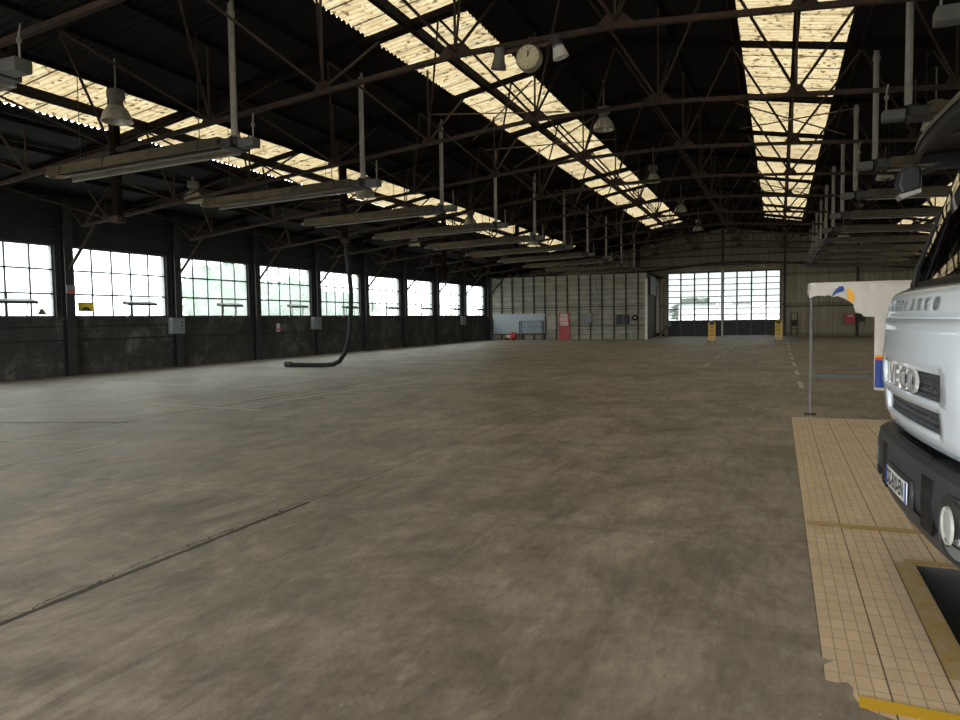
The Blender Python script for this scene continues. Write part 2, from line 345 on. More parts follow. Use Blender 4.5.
# ------------------------------------------------------------------ mesh builder
class MB:
    def __init__(s): s.v = []; s.f = []
    def quad(s, a, b, c, d):
        n = len(s.v); s.v += [tuple(a), tuple(b), tuple(c), tuple(d)]; s.f.append((n, n + 1, n + 2, n + 3)); return s
    def poly(s, pts):
        n = len(s.v); s.v += [tuple(p) for p in pts]; s.f.append(tuple(range(n, n + len(pts)))); return s
    def box(s, x0, x1, y0, y1, z0, z1):
        n = len(s.v)
        s.v += [(x, y, z) for z in (z0, z1) for (x, y) in ((x0, y0), (x1, y0), (x1, y1), (x0, y1))]
        for q in ((3, 2, 1, 0), (4, 5, 6, 7), (0, 1, 5, 4), (1, 2, 6, 5), (2, 3, 7, 6), (3, 0, 4, 7)):
            s.f.append(tuple(n + i for i in q))
        return s
    def bar(s, a, b, w, h=None, up=(0, 0, 1)):
        h = h or w
        a = Vector(a); b = Vector(b); d = (b - a)
        if d.length < 1e-6: return s
        d.normalize(); u = Vector(up)
        if abs(d.dot(u)) > 0.97: u = Vector((1, 0, 0))
        r = d.cross(u).normalized(); u = r.cross(d)
        n = len(s.v)
        for p in (a, b):
            for (i, j) in ((-1, -1), (1, -1), (1, 1), (-1, 1)):
                s.v.append(tuple(p + r * (i * w / 2) + u * (j * h / 2)))
        for q in ((0, 1, 2, 3), (7, 6, 5, 4), (0, 4, 5, 1), (1, 5, 6, 2), (2, 6, 7, 3), (3, 7, 4, 0)):
            s.f.append(tuple(n + i for i in q))
        return s
    def path(s, pts, r, seg=8, caps=True):
        pts = [Vector(p) for p in pts]; n0 = len(s.v); prev = None
        for i, p in enumerate(pts):
            d = (pts[min(i + 1, len(pts) - 1)] - pts[max(i - 1, 0)]).normalized()
            if prev is None:
                u = Vector((0, 0, 1)) if abs(d.z) < 0.9 else Vector((1, 0, 0))
                r1 = d.cross(u).normalized()
            else:
                r1 = (prev - d * prev.dot(d)).normalized()
            prev = r1; r2 = d.cross(r1)
            rr = r[i] if isinstance(r, (list, tuple)) else r
            for k in range(seg):
                a = 2 * PI * k / seg
                s.v.append(tuple(p + (r1 * math.cos(a) + r2 * math.sin(a)) * rr))
        for i in range(len(pts) - 1):
            for k in range(seg):
                a = n0 + i * seg + k; b = n0 + i * seg + (k + 1) % seg
                s.f.append((a, b, b + seg, a + seg))
        if caps:
            s.f.append(tuple(n0 + k for k in range(seg))[::-1])
            e = n0 + (len(pts) - 1) * seg
            s.f.append(tuple(e + k for k in range(seg)))
        return s
    def lathe(s, prof, c=(0, 0, 0), seg=20, axis='z'):
        n0 = len(s.v)
        for (r, h) in prof:
            for k in range(seg):
                a = 2 * PI * k / seg
                p = (r * math.cos(a), r * math.sin(a), h)
                if axis == 'y': p = (p[0], p[2], p[1])
                if axis == 'x': p = (p[2], p[0], p[1])
                s.v.append((c[0] + p[0], c[1] + p[1], c[2] + p[2]))
        for i in range(len(prof) - 1):
            for k in range(seg):
                a = n0 + i * seg + k; b = n0 + i * seg + (k + 1) % seg
                s.f.append((a, b, b + seg, a + seg))
        return s
    def grid(s, rows):
        n0 = len(s.v); m = len(rows[0])
        for r in rows: s.v += [tuple(p) for p in r]
        for i in range(len(rows) - 1):
            for k in range(m - 1):
                a = n0 + i * m + k
                s.f.append((a, a + 1, a + m + 1, a + m))
        return s
    def prism(s, pts, axis, a0, a1):
        # pts: outline in the other two axes (order x,y,z without axis)
        n = len(s.v); k = len(pts)
        for a in (a0, a1):
            for (p, q) in pts:
                s.v.append({'x': (a, p, q), 'y': (p, a, q), 'z': (p, q, a)}[axis])
        s.f.append(tuple(range(n, n + k))[::-1]); s.f.append(tuple(range(n + k, n + 2 * k)))
        for i in range(k):
            j = (i + 1) % k
            s.f.append((n + i, n + j, n + k + j, n + k + i))
        return s
    def build(s, name, mat, parent=None, smooth=None, solid=None, bevel=None, mats=None):
        o0 = Vector((0, 0, 0))
        if parent is not None:
            p = parent
            while p is not None: o0 += p.location; p = p.parent
        me = bpy.data.meshes.new(name)
        me.from_pydata([tuple(Vector(v) - o0) for v in s.v], [], s.f)
        import bmesh
        bm = bmesh.new(); bm.from_mesh(me)
        bmesh.ops.remove_doubles(bm, verts=bm.verts, dist=1e-5)
        bmesh.ops.recalc_face_normals(bm, faces=bm.faces)
        bm.to_mesh(me); bm.free()
        me.materials.append(mat)
        if smooth is not None:
            for pl in me.polygons: pl.use_smooth = True
            me.set_sharp_from_angle(angle=math.radians(smooth))
        o = bpy.data.objects.new(name, me); COL.objects.link(o)
        if parent is not None: o.parent = parent
        if solid:
            md = o.modifiers.new('s', 'SOLIDIFY'); md.thickness = solid; md.offset = -1
        if bevel:
            md = o.modifiers.new('b', 'BEVEL'); md.width = bevel; md.segments = 2; md.limit_method = 'ANGLE'
        return o

def tag(o, label=None, cat=None, group=None, kind=None):
    if label: o['label'] = label
    if cat: o['category'] = cat
    if group: o['group'] = group
    if kind: o['kind'] = kind
    return o

def empty(name, loc=(0, 0, 0), label=None, cat=None, group=None, kind=None):
    o = bpy.data.objects.new(name, None); COL.objects.link(o); o.location = loc
    o.empty_display_size = 0.2
    return tag(o, label, cat, group, kind)

def copy_tree(o, parent=None):
    c = o.copy(); COL.objects.link(c); c.parent = parent
    for ch in list(o.children): copy_tree(ch, c)
    return c

def text_polys(s, size, extrude=0.0, align='CENTER', bold=0.0):
    cu = bpy.data.curves.new('txt', 'FONT'); cu.body = s; cu.size = size; cu.extrude = extrude
    cu.align_x = align; cu.align_y = 'CENTER'; cu.offset = bold; cu.resolution_u = 3
    ob = bpy.data.objects.new('txt', cu); COL.objects.link(ob)
    dg = bpy.context.evaluated_depsgraph_get(); dg.update()
    me = bpy.data.meshes.new_from_object(ob.evaluated_get(dg))
    v = [tuple(x.co) for x in me.vertices]; f = [tuple(p.vertices) for p in me.polygons]
    bpy.data.objects.remove(ob); bpy.data.curves.remove(cu); bpy.data.meshes.remove(me)
    return v, f

ORD = ['nearest', 'second', 'third', 'fourth', 'fifth', 'sixth', 'seventh', 'eighth', 'ninth', 'tenth', 'eleventh', 'twelfth', 'thirteenth']

# ------------------------------------------------------------------ hall dimensions (metres)
XL, XR = -20.7, 13.1
Y0, Y1 = -10.0, 60.0
BAY = 4.42
def T(k): return 16.0 + BAY * k
RC, RZ, RS = -3.6, 8.52, 0.172
def roof(x): return RZ - RS * abs(x - RC)
SKY = [(-15.68, -13.46), (-8.31, -6.06), (-0.93, 1.42), (6.3, 8.6)]
SKY_END = 51.9
CC = -3.8
def chord(x): 
    d = abs(x - CC)
    if x > CC: return 6.27 - 0.062 * d - 0.0012 * d * d
    return 6.27 - 0.096 * d - (0.012 * d if d > 8 else 0) + (0.096 if d > 8 else 0)
NODES = [CC + s * (1.38 + 2.72 * j) for j in range(5, -1, -1) for s in (-1,)] + [CC + 1.38 + 2.72 * j for j in range(6)]

# ------------------------------------------------------------------ floor with tile strip and pit
PX0, PX1, PY0, PY1 = 0.82, 1.78, -1.5, 5.2
TX0, TX1, TY1 = 0.2, 2.9, 12.25
mb = MB()
# jagged edge of the broken tile field near the camera
jag = [(0.2, 3.64), (0.225, 3.615), (0.255, 3.62), (0.225, 3.585), (0.2, 3.55), (0.207, 3.41), (0.245, 3.40), (0.295, 3.42), (0.312, 3.37), (0.305, 3.31), (0.325, 3.235), (0.36, 3.20), (0.44, 3.16), (0.62, 3.13), (0.82, 3.12)]
mb.poly([(XL, Y0 - 0.2, 0), (TX0, Y0 - 0.2, 0), (TX0, Y1, 0), (XL, Y1, 0)])
mb.poly([(TX0, TY1, 0), (TX1, TY1, 0), (TX1, Y1, 0), (TX0, Y1, 0)])
mb.poly([(TX1, Y0 - 0.2, 0), (XR, Y0 - 0.2, 0), (XR, Y1, 0), (TX1, Y1, 0)])
mb.poly([(TX0, Y0 - 0.2, 0), (TX1, Y0 - 0.2, 0), (TX1, PY0, 0), (TX0, PY0, 0)])
mb.poly([(0.2, PY0, 0), (0.56, PY0, 0), (0.56, 3.13, 0)] + [(x, y, 0) for x, y in jag[::-1] if x < 0.56])
fl = mb.build('floor', M['floor']); tag(fl, kind='structure')
mb = MB()
mb.poly([(x, y, 0.0) for x, y in jag if x < 0.56] + [(0.56, 3.13, 0), (0.56, PY0, 0), (PX0, PY0, 0), (PX0, PY1, 0), (PX0, TY1, 0), (TX0, TY1, 0)])
mb.poly([(PX0, PY1, 0), (PX1, PY1, 0), (PX1, TY1, 0), (PX0, TY1, 0)])
mb.poly([(PX1, PY0, 0), (TX1, PY0, 0), (TX1, TY1, 0), (PX1, TY1, 0)])
mb.build('tile_field', M['tile'], fl)
mb = MB()
mb.quad((PX0, PY0, 0), (PX0, PY1, 0), (PX0, PY1, -1.3), (PX0, PY0, -1.3))
mb.quad((PX1, PY0, 0), (PX1, PY1, 0), (PX1, PY1, -1.3), (PX1, PY0, -1.3))
mb.quad((PX0, PY0, 0), (PX1, PY0, 0), (PX1, PY0, -1.3), (PX0, PY0, -1.3))
mb.quad((PX0, PY1, 0), (PX1, PY1, 0), (PX1, PY1, -1.3), (PX0, PY1, -1.3))
mb.quad((PX0, PY0, -1.3), (PX1, PY0, -1.3), (PX1, PY1, -1.3), (PX0, PY1, -1.3))
mb.build('inspection_pit', M['pit'], fl)
e = 0.004
def strip(name, mat, pts, w):
    b = MB()
    for (p, q) in zip(pts[:-1], pts[1:]):
        d = Vector((q[0] - p[0], q[1] - p[1], 0)).normalized(); r = Vector((-d.y, d.x, 0)) * w / 2
        P = Vector((p[0], p[1], e)); Q = Vector((q[0], q[1], e))
        b.quad(P + r, P - r, Q - r, Q + r)
    return b.build(name, mat, fl)
strip('painted_line', M['yellow_paint'], [(0.322, 3.255), (PX0, 3.225)], 0.10)
strip('painted_line', M['yellow_faded'], [(0.22, 6.0), (TX1, 6.0)], 0.12)
strip('painted_line', M['yellow_faded'], [(0.76, 3.6), (0.76, PY1 + 0.008)], 0.11)
strip('painted_line', M['yellow_faded'], [(0.76, PY1 + 0.06), (PX1, PY1 + 0.06)], 0.10)
WP = M['white_paint']
for pts, w in [([(-8.22, 3.0), (-8.22, 7.0)], 0.05), ([(-8.22, 7.0), (-10.9, 6.5)], 0.05), ([(-14.2, 10.9), (-8.7, 10.5)], 0.07), ([(-9.6, 10.5), (-8.5, 17.2)], 0.06),
               ([(-18, 14.6), (-12.3, 14.1)], 0.07), ([(-12.5, 11.2), (-11.8, 16.5)], 0.06), ([(-15.2, 17.5), (-9.0, 17.1)], 0.06), ([(-17.5, 22.5), (-9.5, 21.8)], 0.07), ([(-16.0, 9.3), (-12.4, 9.1)], 0.05)]:
    strip('painted_line', WP, pts, w)
for i in range(9):
    strip('painted_line', WP, [(0.5, 17.2 + i * 3.6), (0.48, 18.9 + i * 3.6)], 0.09)
for i in range(6):
    strip('painted_line', WP, [(-2.15, 24.0 + i * 4.4), (-2.15, 25.6 + i * 4.4)], 0.07)
for i in range(8):
    x = -12.2 + i * 0.45
    strip('floor_grate', M['dark_slot'], [(x, 11.5), (x + 0.1, 13.6)], 0.035)
strip('floor_grate', M['dark_slot'], [(-8.9, 10.75), (-8.75, 12.6)], 0.05)
strip('floor_grate', M['dark_slot'], [(-12.6, 7.7), (-9.6, 8.6)], 0.05)
for (x, y, s_) in [(-9.5, 27, 5.0), (-3, 40, 4), (-5.5, 51, 6.0), (-15, 33, 4)]:
    strip('floor_grate', M['dark_slot'], [(x, y), (x + s_, y + 0.1)], 0.10)

# outdoors
g = MB(); g.quad((-90, -60, -0.03), (XL - 0.3, -60, -0.03), (XL - 0.3, 140, -0.03), (-90, 140, -0.03))
g.quad((XL - 0.3, -60, -0.03), (XR + 0.3, -60, -0.03), (XR + 0.3, Y0 - 0.2, -0.03), (XL - 0.3, Y0 - 0.2, -0.03))
g.quad((XL - 0.3, Y1 + 0.3, -0.03), (XR + 0.3, Y1 + 0.3, -0.03), (XR + 0.3, 140, -0.03), (XL - 0.3, 140, -0.03))
g.quad((XR + 0.3, -60, -0.03), (90, -60, -0.03), (90, 140, -0.03), (XR + 0.3, 140, -0.03))
tag(g.build('ground', M['asphalt']), kind='structure')

# ------------------------------------------------------------------ ceiling
def corr(x0, x1, ya, yb, dz=0.0, pitch=0.18, amp=0.028):
    b = MB(); rows = []
    n = int((yb - ya) / pitch * 4)
    xs = [x0, x1] if not (x0 < RC < x1) else [x0, RC, x1]
    for i in range(n + 1):
        y = ya + (yb - ya) * i / n
        z = amp * (0, 1, 0, -1)[i % 4]
        rows.append([(x, y, roof(x) + z + dz) for x in xs])
    return b.grid(rows)
ceil = empty('ceiling', (0, 0, 0)); tag(ceil, kind='structure')
edges = [XL - 0.4] + [v for s in SKY for v in s] + [XR + 0.4]
for i in range(0, len(edges), 2):
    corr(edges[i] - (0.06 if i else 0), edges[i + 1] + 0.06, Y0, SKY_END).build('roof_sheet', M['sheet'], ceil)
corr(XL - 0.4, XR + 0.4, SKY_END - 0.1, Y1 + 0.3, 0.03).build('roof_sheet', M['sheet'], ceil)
for i, (a, b_) in enumerate(SKY):
    o = corr(a, b_, Y0, SKY_END, 0.03, 0.18, 0.006).build('window_%d' % (30 + i), M['skylight']); tag(o, kind='structure')
# purlins (along the hall) and rafters (across, mid-bay)
px = XL + 0.5
pset = sorted(set([round(n, 3) for n in NODES] + [round(n + 1.36, 3) for n in NODES] + [NODES[0] - 1.36]))
for x in pset:
    if any(a - 0.02 < x < b_ + 0.02 for a, b_ in SKY): continue
    if x < XL + .3 or x > XR - .3: continue
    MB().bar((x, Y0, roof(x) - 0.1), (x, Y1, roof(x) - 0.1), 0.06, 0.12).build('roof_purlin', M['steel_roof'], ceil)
for a, b_ in SKY:
    x = (a + b_) / 2 + (0.06 if a > -5 else 0)
    MB().bar((x, Y0, roof(x) - 0.14), (x, SKY_END, roof(x) - 0.14), 0.12, 0.20).build('roof_purlin', M['steel_roof'], ceil)
for k in range(-6, 10):
    y = T(k) + BAY / 2
    if y > Y1 - .5: continue
    w = 0.24 if k % 2 else 0.09
    b = MB()
    b.bar((XL, y, roof(XL) - 0.14), (RC, y, roof(RC) - 0.14), w, 0.14).bar((RC, y, roof(RC) - 0.14), (XR, y, roof(XR) - 0.14), w, 0.14)
    b.build('roof_rafter', M['steel_roof'], ceil)
# wind bracing under the skylights
def rodx(xa, ya, xb, yb, r=0.016):
    MB().bar((xa, ya, roof(xa) - 0.3), (xb, yb, roof(xb) - 0.3), r * 2).build('wind_brace', M['rust_light'], ceil)
for (xa, xb, ka) in ((-1.2, 1.9, 1.5), (-9.0, -6.0, 0.5), (-9.2, -5.4, 1.5), (-16.2, -13.0, 1.5), (-1.2, 1.9, 4.5), (-9, -5.6, 3.5)):
    rodx(xa, T(ka) + 0.1, xb, T(ka + 1) - 1.2); rodx(xb, T(ka) + 0.1, xa, T(ka + 1) - 1.2)

# ------------------------------------------------------------------ trusses
def make_truss(origin_y):
    root = empty('roof_truss', (0, origin_y, 0))
    y = origin_y
    b = MB()
    xs = [XL + 0.9] + NODES + [XR - 0.9]
    xs = sorted(xs)
    for p, q in zip(xs[:-1], xs[1:]):
        b.bar((p, y, chord(p)), (q, y, chord(q)), 0.09, 0.08)
    b.build('bottom_chord', M['rust'], root)
    for x in NODES:
        z = chord(x)
        gw = 0.30 if abs(x - CC) < 3 else 0.2
        MB().prism([(x - gw, z + 0.03), (x + gw, z + 0.03), (x + gw * 0.45, z + 0.2), (x - gw * 0.45, z + 0.2)], 'y', y - 0.012, y + 0.012).build('gusset_plate', M['rust'], root)
        w = MB()
        for dx in (-1.36, 1.36):
            if XL + .3 < x + dx < XR - .3:
                w.bar((x, y, z + 0.06), (x + dx, y - BAY / 2, roof(x + dx) - 0.2), 0.04)
        w.bar((x, y, z + 0.06), (x, y, roof(x) - 0.15), 0.036)
        w.bar((x, y, z + 0.06), (x, y + BAY / 2, roof(x) - 0.2), 0.04)
        w.build('web_braces', M['rust'], root)
    for s in (-1, 1):
        xe = XL + 0.25 if s < 0 else XR - 0.25
        xc = XL + 0.9 if s < 0 else XR - 0.9
        n = MB()
        n.bar((xc, y, chord(xc)), (xe, y, roof(xe) - 0.3), 0.05)
        n.bar((xc - s * 0.1, y, chord(xc)), (xc - s * 1.2, y, roof(xc - s * 1.2) - 0.2), 0.05)
        n.bar((xe, y, 3.35), (xc - s * 0.55, y, chord(xc)), 0.07)
        n.build('knee_brace', M['rust'], root)
    return root
T_LAB = ['rusty roof truss overhead, the nearest one, just outside the top of the view',
         'rusty roof truss whose bottom chord carries the round clock',
         'rusty roof truss next behind the clock truss, crossing the right skylight'] + \
        ['rusty roof truss, %s one behind the clock truss counted down the hall' % ORD[i] for i in range(1, 9)]
proto = None
for i, k in enumerate(range(-2, 9)):
    if proto is None: proto = t = make_truss(T(k))
    else: t = copy_tree(proto); t.location.y = T(k)
    tag(t, T_LAB[i], 'roof truss', 'rusty steel roof trusses across the hall')

# ------------------------------------------------------------------ left and right walls
SILL, HEAD, EAVE = 1.84, 4.08, 5.62
for side, X, s in (('left', XL, -1), ('right', XR, 1)):
    w = empty('wall_' + side, (0, 0, 0)); tag(w, kind='structure')
    xa, xb = (X - 0.28, X) if s < 0 else (X, X + 0.28)
    MB().box(xa, xb, Y0, Y1, 0, SILL).build('lower_wall', M['wallblock'], w)
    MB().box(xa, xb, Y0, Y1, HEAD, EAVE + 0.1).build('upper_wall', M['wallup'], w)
    b = MB()
    b.box(xa, xb, Y0, T(-5) + 0.3, SILL, HEAD)
    for k in range(-5, 9): b.box(xa, xb, T(k) - 0.3, T(k) + 0.3, SILL, HEAD)
    b.box(xa, xb, T(8) - 0.3, Y1, SILL, HEAD)
    b.build('wall_pier', M['column'], w)
    # ledge and pipes along the wall
    xi = X + 0.03 * (-s)
    MB().box(min(xi, X), max(xi, X) if s > 0 else xi + 0.05, Y0, Y1, 1.76, 1.84).build('sill_ledge', M['wallblock'], w)
    for (z, r) in ((1.12, 0.022), (1.55, 0.015), (4.55, 0.03)):
        MB().path([(X - s * 0.06, Y0, z), (X - s * 0.06, 51.8, z)], r, 6).build('wall_pipe', M['column'], w)
    for k in range(-5, 9):
        b = MB(); y = T(k)
        b.box(*sorted((X - s * 0.02, X - s * 0.05)), y - 0.15, y + 0.15, 0, EAVE - 0.1)
        b.box(*sorted((X - s * 0.25, X - s * 0.22)), y - 0.15, y + 0.15, 0, EAVE - 0.1)
        b.box(*sorted((X - s * 0.05, X - s * 0.22)), y - 0.012, y + 0.012, 0, EAVE - 0.1)
        b.build('wall_column', M['column'], w)

wn = 0
for side, X, s in (('left', XL, -1), ('right', XR, 1)):  # right side is unseen; its windows are added to let in daylight
    for k in range(-5, 8):
        wn += 1
        ya, yb = T(k) + 0.3, T(k + 1) - 0.3
        w = empty('window_%d' % wn, (X, ya, SILL)); tag(w, kind='structure')
        xc = X + s * 0.1
        b = MB()
        b.box(xc - 0.025, xc + 0.025, ya, ya + 0.05, SILL, HEAD).box(xc - 0.025, xc + 0.025, yb - 0.05, yb, SILL, HEAD)
        b.box(xc - 0.025, xc + 0.025, ya, yb, SILL, SILL + 0.05).box(xc - 0.025, xc + 0.025, ya, yb, HEAD - 0.05, HEAD)
        L = yb - ya; H = HEAD - SILL
        for i in range(1, 5): b.box(xc - 0.018, xc + 0.018, ya + L * i / 5 - 0.024, ya + L * i / 5 + 0.024, SILL, HEAD)
        for z in (SILL + H * 0.325, SILL + H * 0.66): b.box(xc - 0.02, xc + 0.02, ya, yb, z - 0.026, z + 0.026)
        # opening casement in the bottom row
        b.box(xc - 0.030, xc + 0.03, ya + L * 0.6 - 0.035, ya + L * 0.6 + 0.035, SILL, SILL + H * 0.325) #, ya + L * 0.8, SILL + H * 0.325 - 0.05, SILL + H * 0.325 + 0.02)
        b.build('window_frame', M['mullion'], w)
        MB().box(xc - 0.004, xc + 0.004, ya + 0.02, yb - 0.02, SILL + 0.02, HEAD - 0.02).build('window_glass', M['glass'], w)

# tube lamps on bent brackets in front of each left window
def sill_lamp(y):
    X = XL + 0.35
    r = empty('bracket_lamp', (X, y, 1.84))
    MB().prism([(X - 0.12, 2.27), (X + 0.14, 2.23), (X + 0.14, 2.31), (X - 0.10, 2.38)], 'y', y - 0.62, y + 0.62).build('lamp_hood', M['blackmetal'], r)
    for d in (-0.38, 0.38):
        MB().path([(XL + 0.06, y + d, 1.72), (X - 0.15, y + d, 1.84), (X, y + d, 1.95), (X, y + d, 2.29)], 0.018, 6).build('bracket', M['blackmetal'], r)
    return r
p0 = None
for i, k in enumerate(range(-1, 8)):
    y = T(k) + 2.55
    if p0 is None: p0 = r = sill_lamp(y)
    else: r = copy_tree(p0); r.location.y = y
    tag(r, 'dark hooded lamp on two bent brackets at the sill of the %s left window' % (['nearest', 'second', 'third', 'fourth', 'fifth', 'sixth', 'seventh', 'eighth', 'farthest'][i]), 'lamp', 'bracket lamps along the left windows')

def boxthing(name, label, cat, x0, x1, y0, y1, z0, z1, mat, group=None, bevel=0.01, extra=None):
    r = empty(name, ((x0 + x1) / 2, (y0 + y1) / 2, z0), label, cat, group)
    MB().box(x0, x1, y0, y1, z0, z1).build('casing', mat, r, bevel=bevel)
    if extra: extra(r)
    return r
for i, (y, lab) in enumerate(((20.35, 'grey electrical box on left wall beside the column after the yellow stickered window'),
                              (29.05, 'grey electrical box on left wall near the hanging hose'),
                              (46.6, 'small grey electrical box on left wall close to the far partition'))):
    def ex(r, y=y):
        MB().box(XL + 0.26, XL + 0.275, y - 0.04, y + 0.26, 1.3, 1.72).build('cover', M['bluegrey'], r)
        for z in (1.38, 1.5, 1.62): MB().lathe([(0.0, XL + 0.31), (0.03, XL + 0.31), (0.03, XL + 0.27)], (0, y + 0.12, z), 10, 'x').build('switch_knob', M['blackmetal'], r)
    boxthing('electrical_box', lab, 'electrical box', XL + 0.05, XL + 0.26, y - 0.3, y + 0.3, 1.22, 1.8, M['bluegrey'], 'electrical boxes on the left wall', extra=ex)
def notice(y, z, w, h, lab, x=XL + 0.03, m1='white_plastic', m2='redprint', cat='sign', nm='wall_notice'):
    r = empty(nm, (x, y, z), lab, cat)
    MB().box(x, x + 0.02, y - w / 2, y + w / 2, z, z + h).build('backing', M[m1], r)
    MB().box(x + 0.02, x + 0.024, y - w * 0.38, y + w * 0.38, z + h * 0.12, z + h * 0.42).build('coloured_band', M[m2], r)
    return r
notice(26.35, 1.17, 0.22, 0.36, 'small white and red notice on the left wall under the third window')
notice(16.0, 2.58, 0.3, 0.26, 'small grey and red notice on the dark column left of the yellow sticker', x=XL + 0.255, m1='bluegrey')
r = empty('window_sticker', (XL + 0.0, 16.85, 2.0), 'yellow rectangular sticker with a dark picture low in the second left window', 'sticker')
xs_ = XL - 0.08
MB().box(xs_, xs_ + 0.006, 16.5, 17.06, 2.03, 2.32).build('yellow_panel', M['sign_yellow'], r)
MB().prism([(16.6, 2.04), (16.98, 2.04), (16.9, 2.13), (16.82, 2.17), (16.72, 2.17), (16.66, 2.12)], 'x', xs_ + 0.006, xs_ + 0.01).build('dark_picture', M['blackmetal'], r)
MB().box(xs_ + .006, xs_ + .01, 16.5, 17.06, 2.29, 2.32).build('top_band', M['column'], r)
r = MB().prism([(15.05, 1.92), (15.35, 1.92), (15.25, 2.1), (15.15, 2.1)], 'x', XL + 0.0, XL + 0.01).build('window_sticker', M['rust_light'])
tag(r, 'tiny brown sticker at the bottom of the leftmost visible window', 'sticker')

# ------------------------------------------------------------------ far wall with glazed sliding doors
GX0, GX1, GZ0, GZ1 = -8.32, 0.2, 1.23, 5.03
b = MB(); n = int((XR - XL) / 0.15) * 2
cols = []
for i in range(n + 1):
    x = XL + (XR - XL) * i / n
    cols.append((x, Y1 - (0.05 if i % 4 in (1, 2) else 0.0)))
for (xa, ya), (xb, yb) in zip(cols[:-1], cols[1:]):
    mid = (xa + xb) / 2
    z0 = 5.12 if GX0 - 0.03 < mid < GX1 + 0.03 else 0.0
    b.quad((xa, ya, z0), (xb, yb, z0), (xb, yb, roof(xb) + 0.02), (xa, ya, roof(xa) + 0.02))
wf = b.build('wall_far', M['far_siding']); tag(wf, kind='structure')
b = MB()
b.box(XL, XR, Y1 + 0.06, Y1 + 0.2, 5.12, EAVE)
b.prism([(XL, EAVE), (XR, EAVE), (RC, RZ - 0.02)], 'y', Y1 + 0.06, Y1 + 0.12)
b.box(XL, GX0 - 0.04, Y1 + 0.06, Y1 + 0.2, 0, 5.12).box(GX1 + 0.04, XR, Y1 + 0.06, Y1 + 0.2, 0, 5.12)
b.build('backing_wall', M['far_siding'], wf)
b = MB()
b.box(GX0 - 0.25, GX0 + 0.01, Y1 - 0.08, Y1 + 0.12, 0, 5.3).box(GX1 - 0.01, GX1 + 0.25, Y1 - 0.08, Y1 + 0.12, 0, 5.3).box(GX0 - 0.2, GX1 + 0.2, Y1 - 0.08, Y1 + 0.12, 5.12, 5.35)
b.build('door_jamb', M['far_siding'], wf)
for z in (2.2, 5.55, 6.3):
    MB().box(GX1 + 0.2 if z < 5 else XL, XR, Y1 - 0.16, Y1 - 0.06, z, z + 0.08).build('girt', M['batten'], wf)
for x in (-14, -10.6, -4.05, 0.45, 5.4, 9.5):
    zt = roof(x) - 0.1; z0 = 5.5 if x in (-4.05,) else 0
    MB().box(x - 0.08, x + 0.08, Y1 - 0.2, Y1 - 0.05, z0, zt).build('wall_post', M['batten'], wf)
b = MB()
xs = [XL + .9] + NODES + [XR - .9]
for p, q in zip(xs[:-1], xs[1:]): b.bar((p, Y1 - 0.25, chord(p) - 0.42), (q, Y1 - 0.25, chord(q) - 0.42), 0.12, 0.16)
b.build('gable_beam', M['batten'], wf)
for di, (xa, xb, yy) in enumerate(((GX0, -4.06, Y1 - 0.02), (-4.06, GX1, Y1 + 0.04))):
    d = empty('door_%d' % (di + 1), ((xa + xb) / 2, yy, 0)); tag(d, kind='structure')
    MB().box(xa, xb, yy - 0.03, yy + 0.03, 0.0, GZ0).build('lower_panel', M['doorpanel'], d)
    b = MB()
    for i in range(5):
        x = min(max(xa + (xb - xa) * i / 4, xa + .055), xb - .055)
        b.box(x - 0.055, x + 0.055, yy - 0.05, yy + 0.03, 0.02, GZ1 + 0.12)
    b.box(xa, xb, yy - 0.05, yy + 0.03, GZ1, GZ1 + 0.15)
    for i in range(9):
        z = GZ0 + (GZ1 - GZ0) * i / 8
        b.box(xa, xb, yy - 0.02, yy + 0.01, z - 0.03, z + 0.03)
    b.build('door_frame', M['mullion'], d)
    MB().box(xa, xb, yy - 0.004, yy + 0.004, GZ0, GZ1).build('door_glass', M['glass_far'], d)
r = MB().box(-4.12, -4.0, Y1 - 0.32, Y1 - 0.22, 0, 5.3).build('door_post', M['pale_post'])
tag(r, 'pale upright post in front of the middle of the glazed far doors', 'post')

b = MB()
OB = (-16.5, 1.0, 3.4)
b.box(XL, OB[0], Y0 - 0.2, Y0, 0, EAVE).box(OB[1], XR, Y0 - 0.2, Y0, 0, EAVE).box(OB[0], OB[1], Y0 - 0.2, Y0, OB[2], EAVE)
b.prism([(XL, EAVE), (XR, EAVE), (RC, RZ - 0.02)], 'y', Y0 - 0.2, Y0)
tag(b.build('wall_back', M['wallup']), kind='structure')  # unseen wall put in to cut daylight from behind, opening sized for it

# ------------------------------------------------------------------ partition room in the far left corner
PYF = 51.58; PXR = -8.6; PT = 4.72
pw = MB().box(XL, PXR, PYF, PYF + 0.1, 0, PT).build('wall_partition', M['partition']); tag(pw, kind='structure')
MB().prism([(PXR - 0.1, PYF + 0.1), (PXR, PYF + 0.1), (-9.2, Y1 - 0.3), (-9.3, Y1 - 0.3)], 'z', 0, PT).build('side_wall', M['batten'], pw)
for i in range(14):
    x = -20.35 + i * 0.86
    MB().box(x - 0.05, x + 0.05, PYF - 0.1, PYF, 0, PT + 0.05).build('batten', M['batten'], pw)
for z in (0.95, 2.35, 4.6):
    MB().box(XL, PXR, PYF - 0.07, PYF, z, z + 0.06).build('rail', M['batten'] if z < 4 else M['palepanel'], pw)
MB().box(XL, PXR, PYF, Y1 - 0.3, PT, PT + 0.08).build('room_roof', M['steel_roof'], pw)
def post(x, y, z1, lab, mat='pale_post', w=0.16):
    tag(MB().box(x - w / 2, x + w / 2, y - w / 2, y + w / 2, 0, z1).build('pale_post', M[mat]), lab, 'post')
post(-8.58, PYF - 0.15, 4.3, 'pale upright post at the right end of the grey green partition')
post(-9.05, Y1 - 0.35, 4.4, 'pale upright post standing left of the glazed far doors', w=0.2)
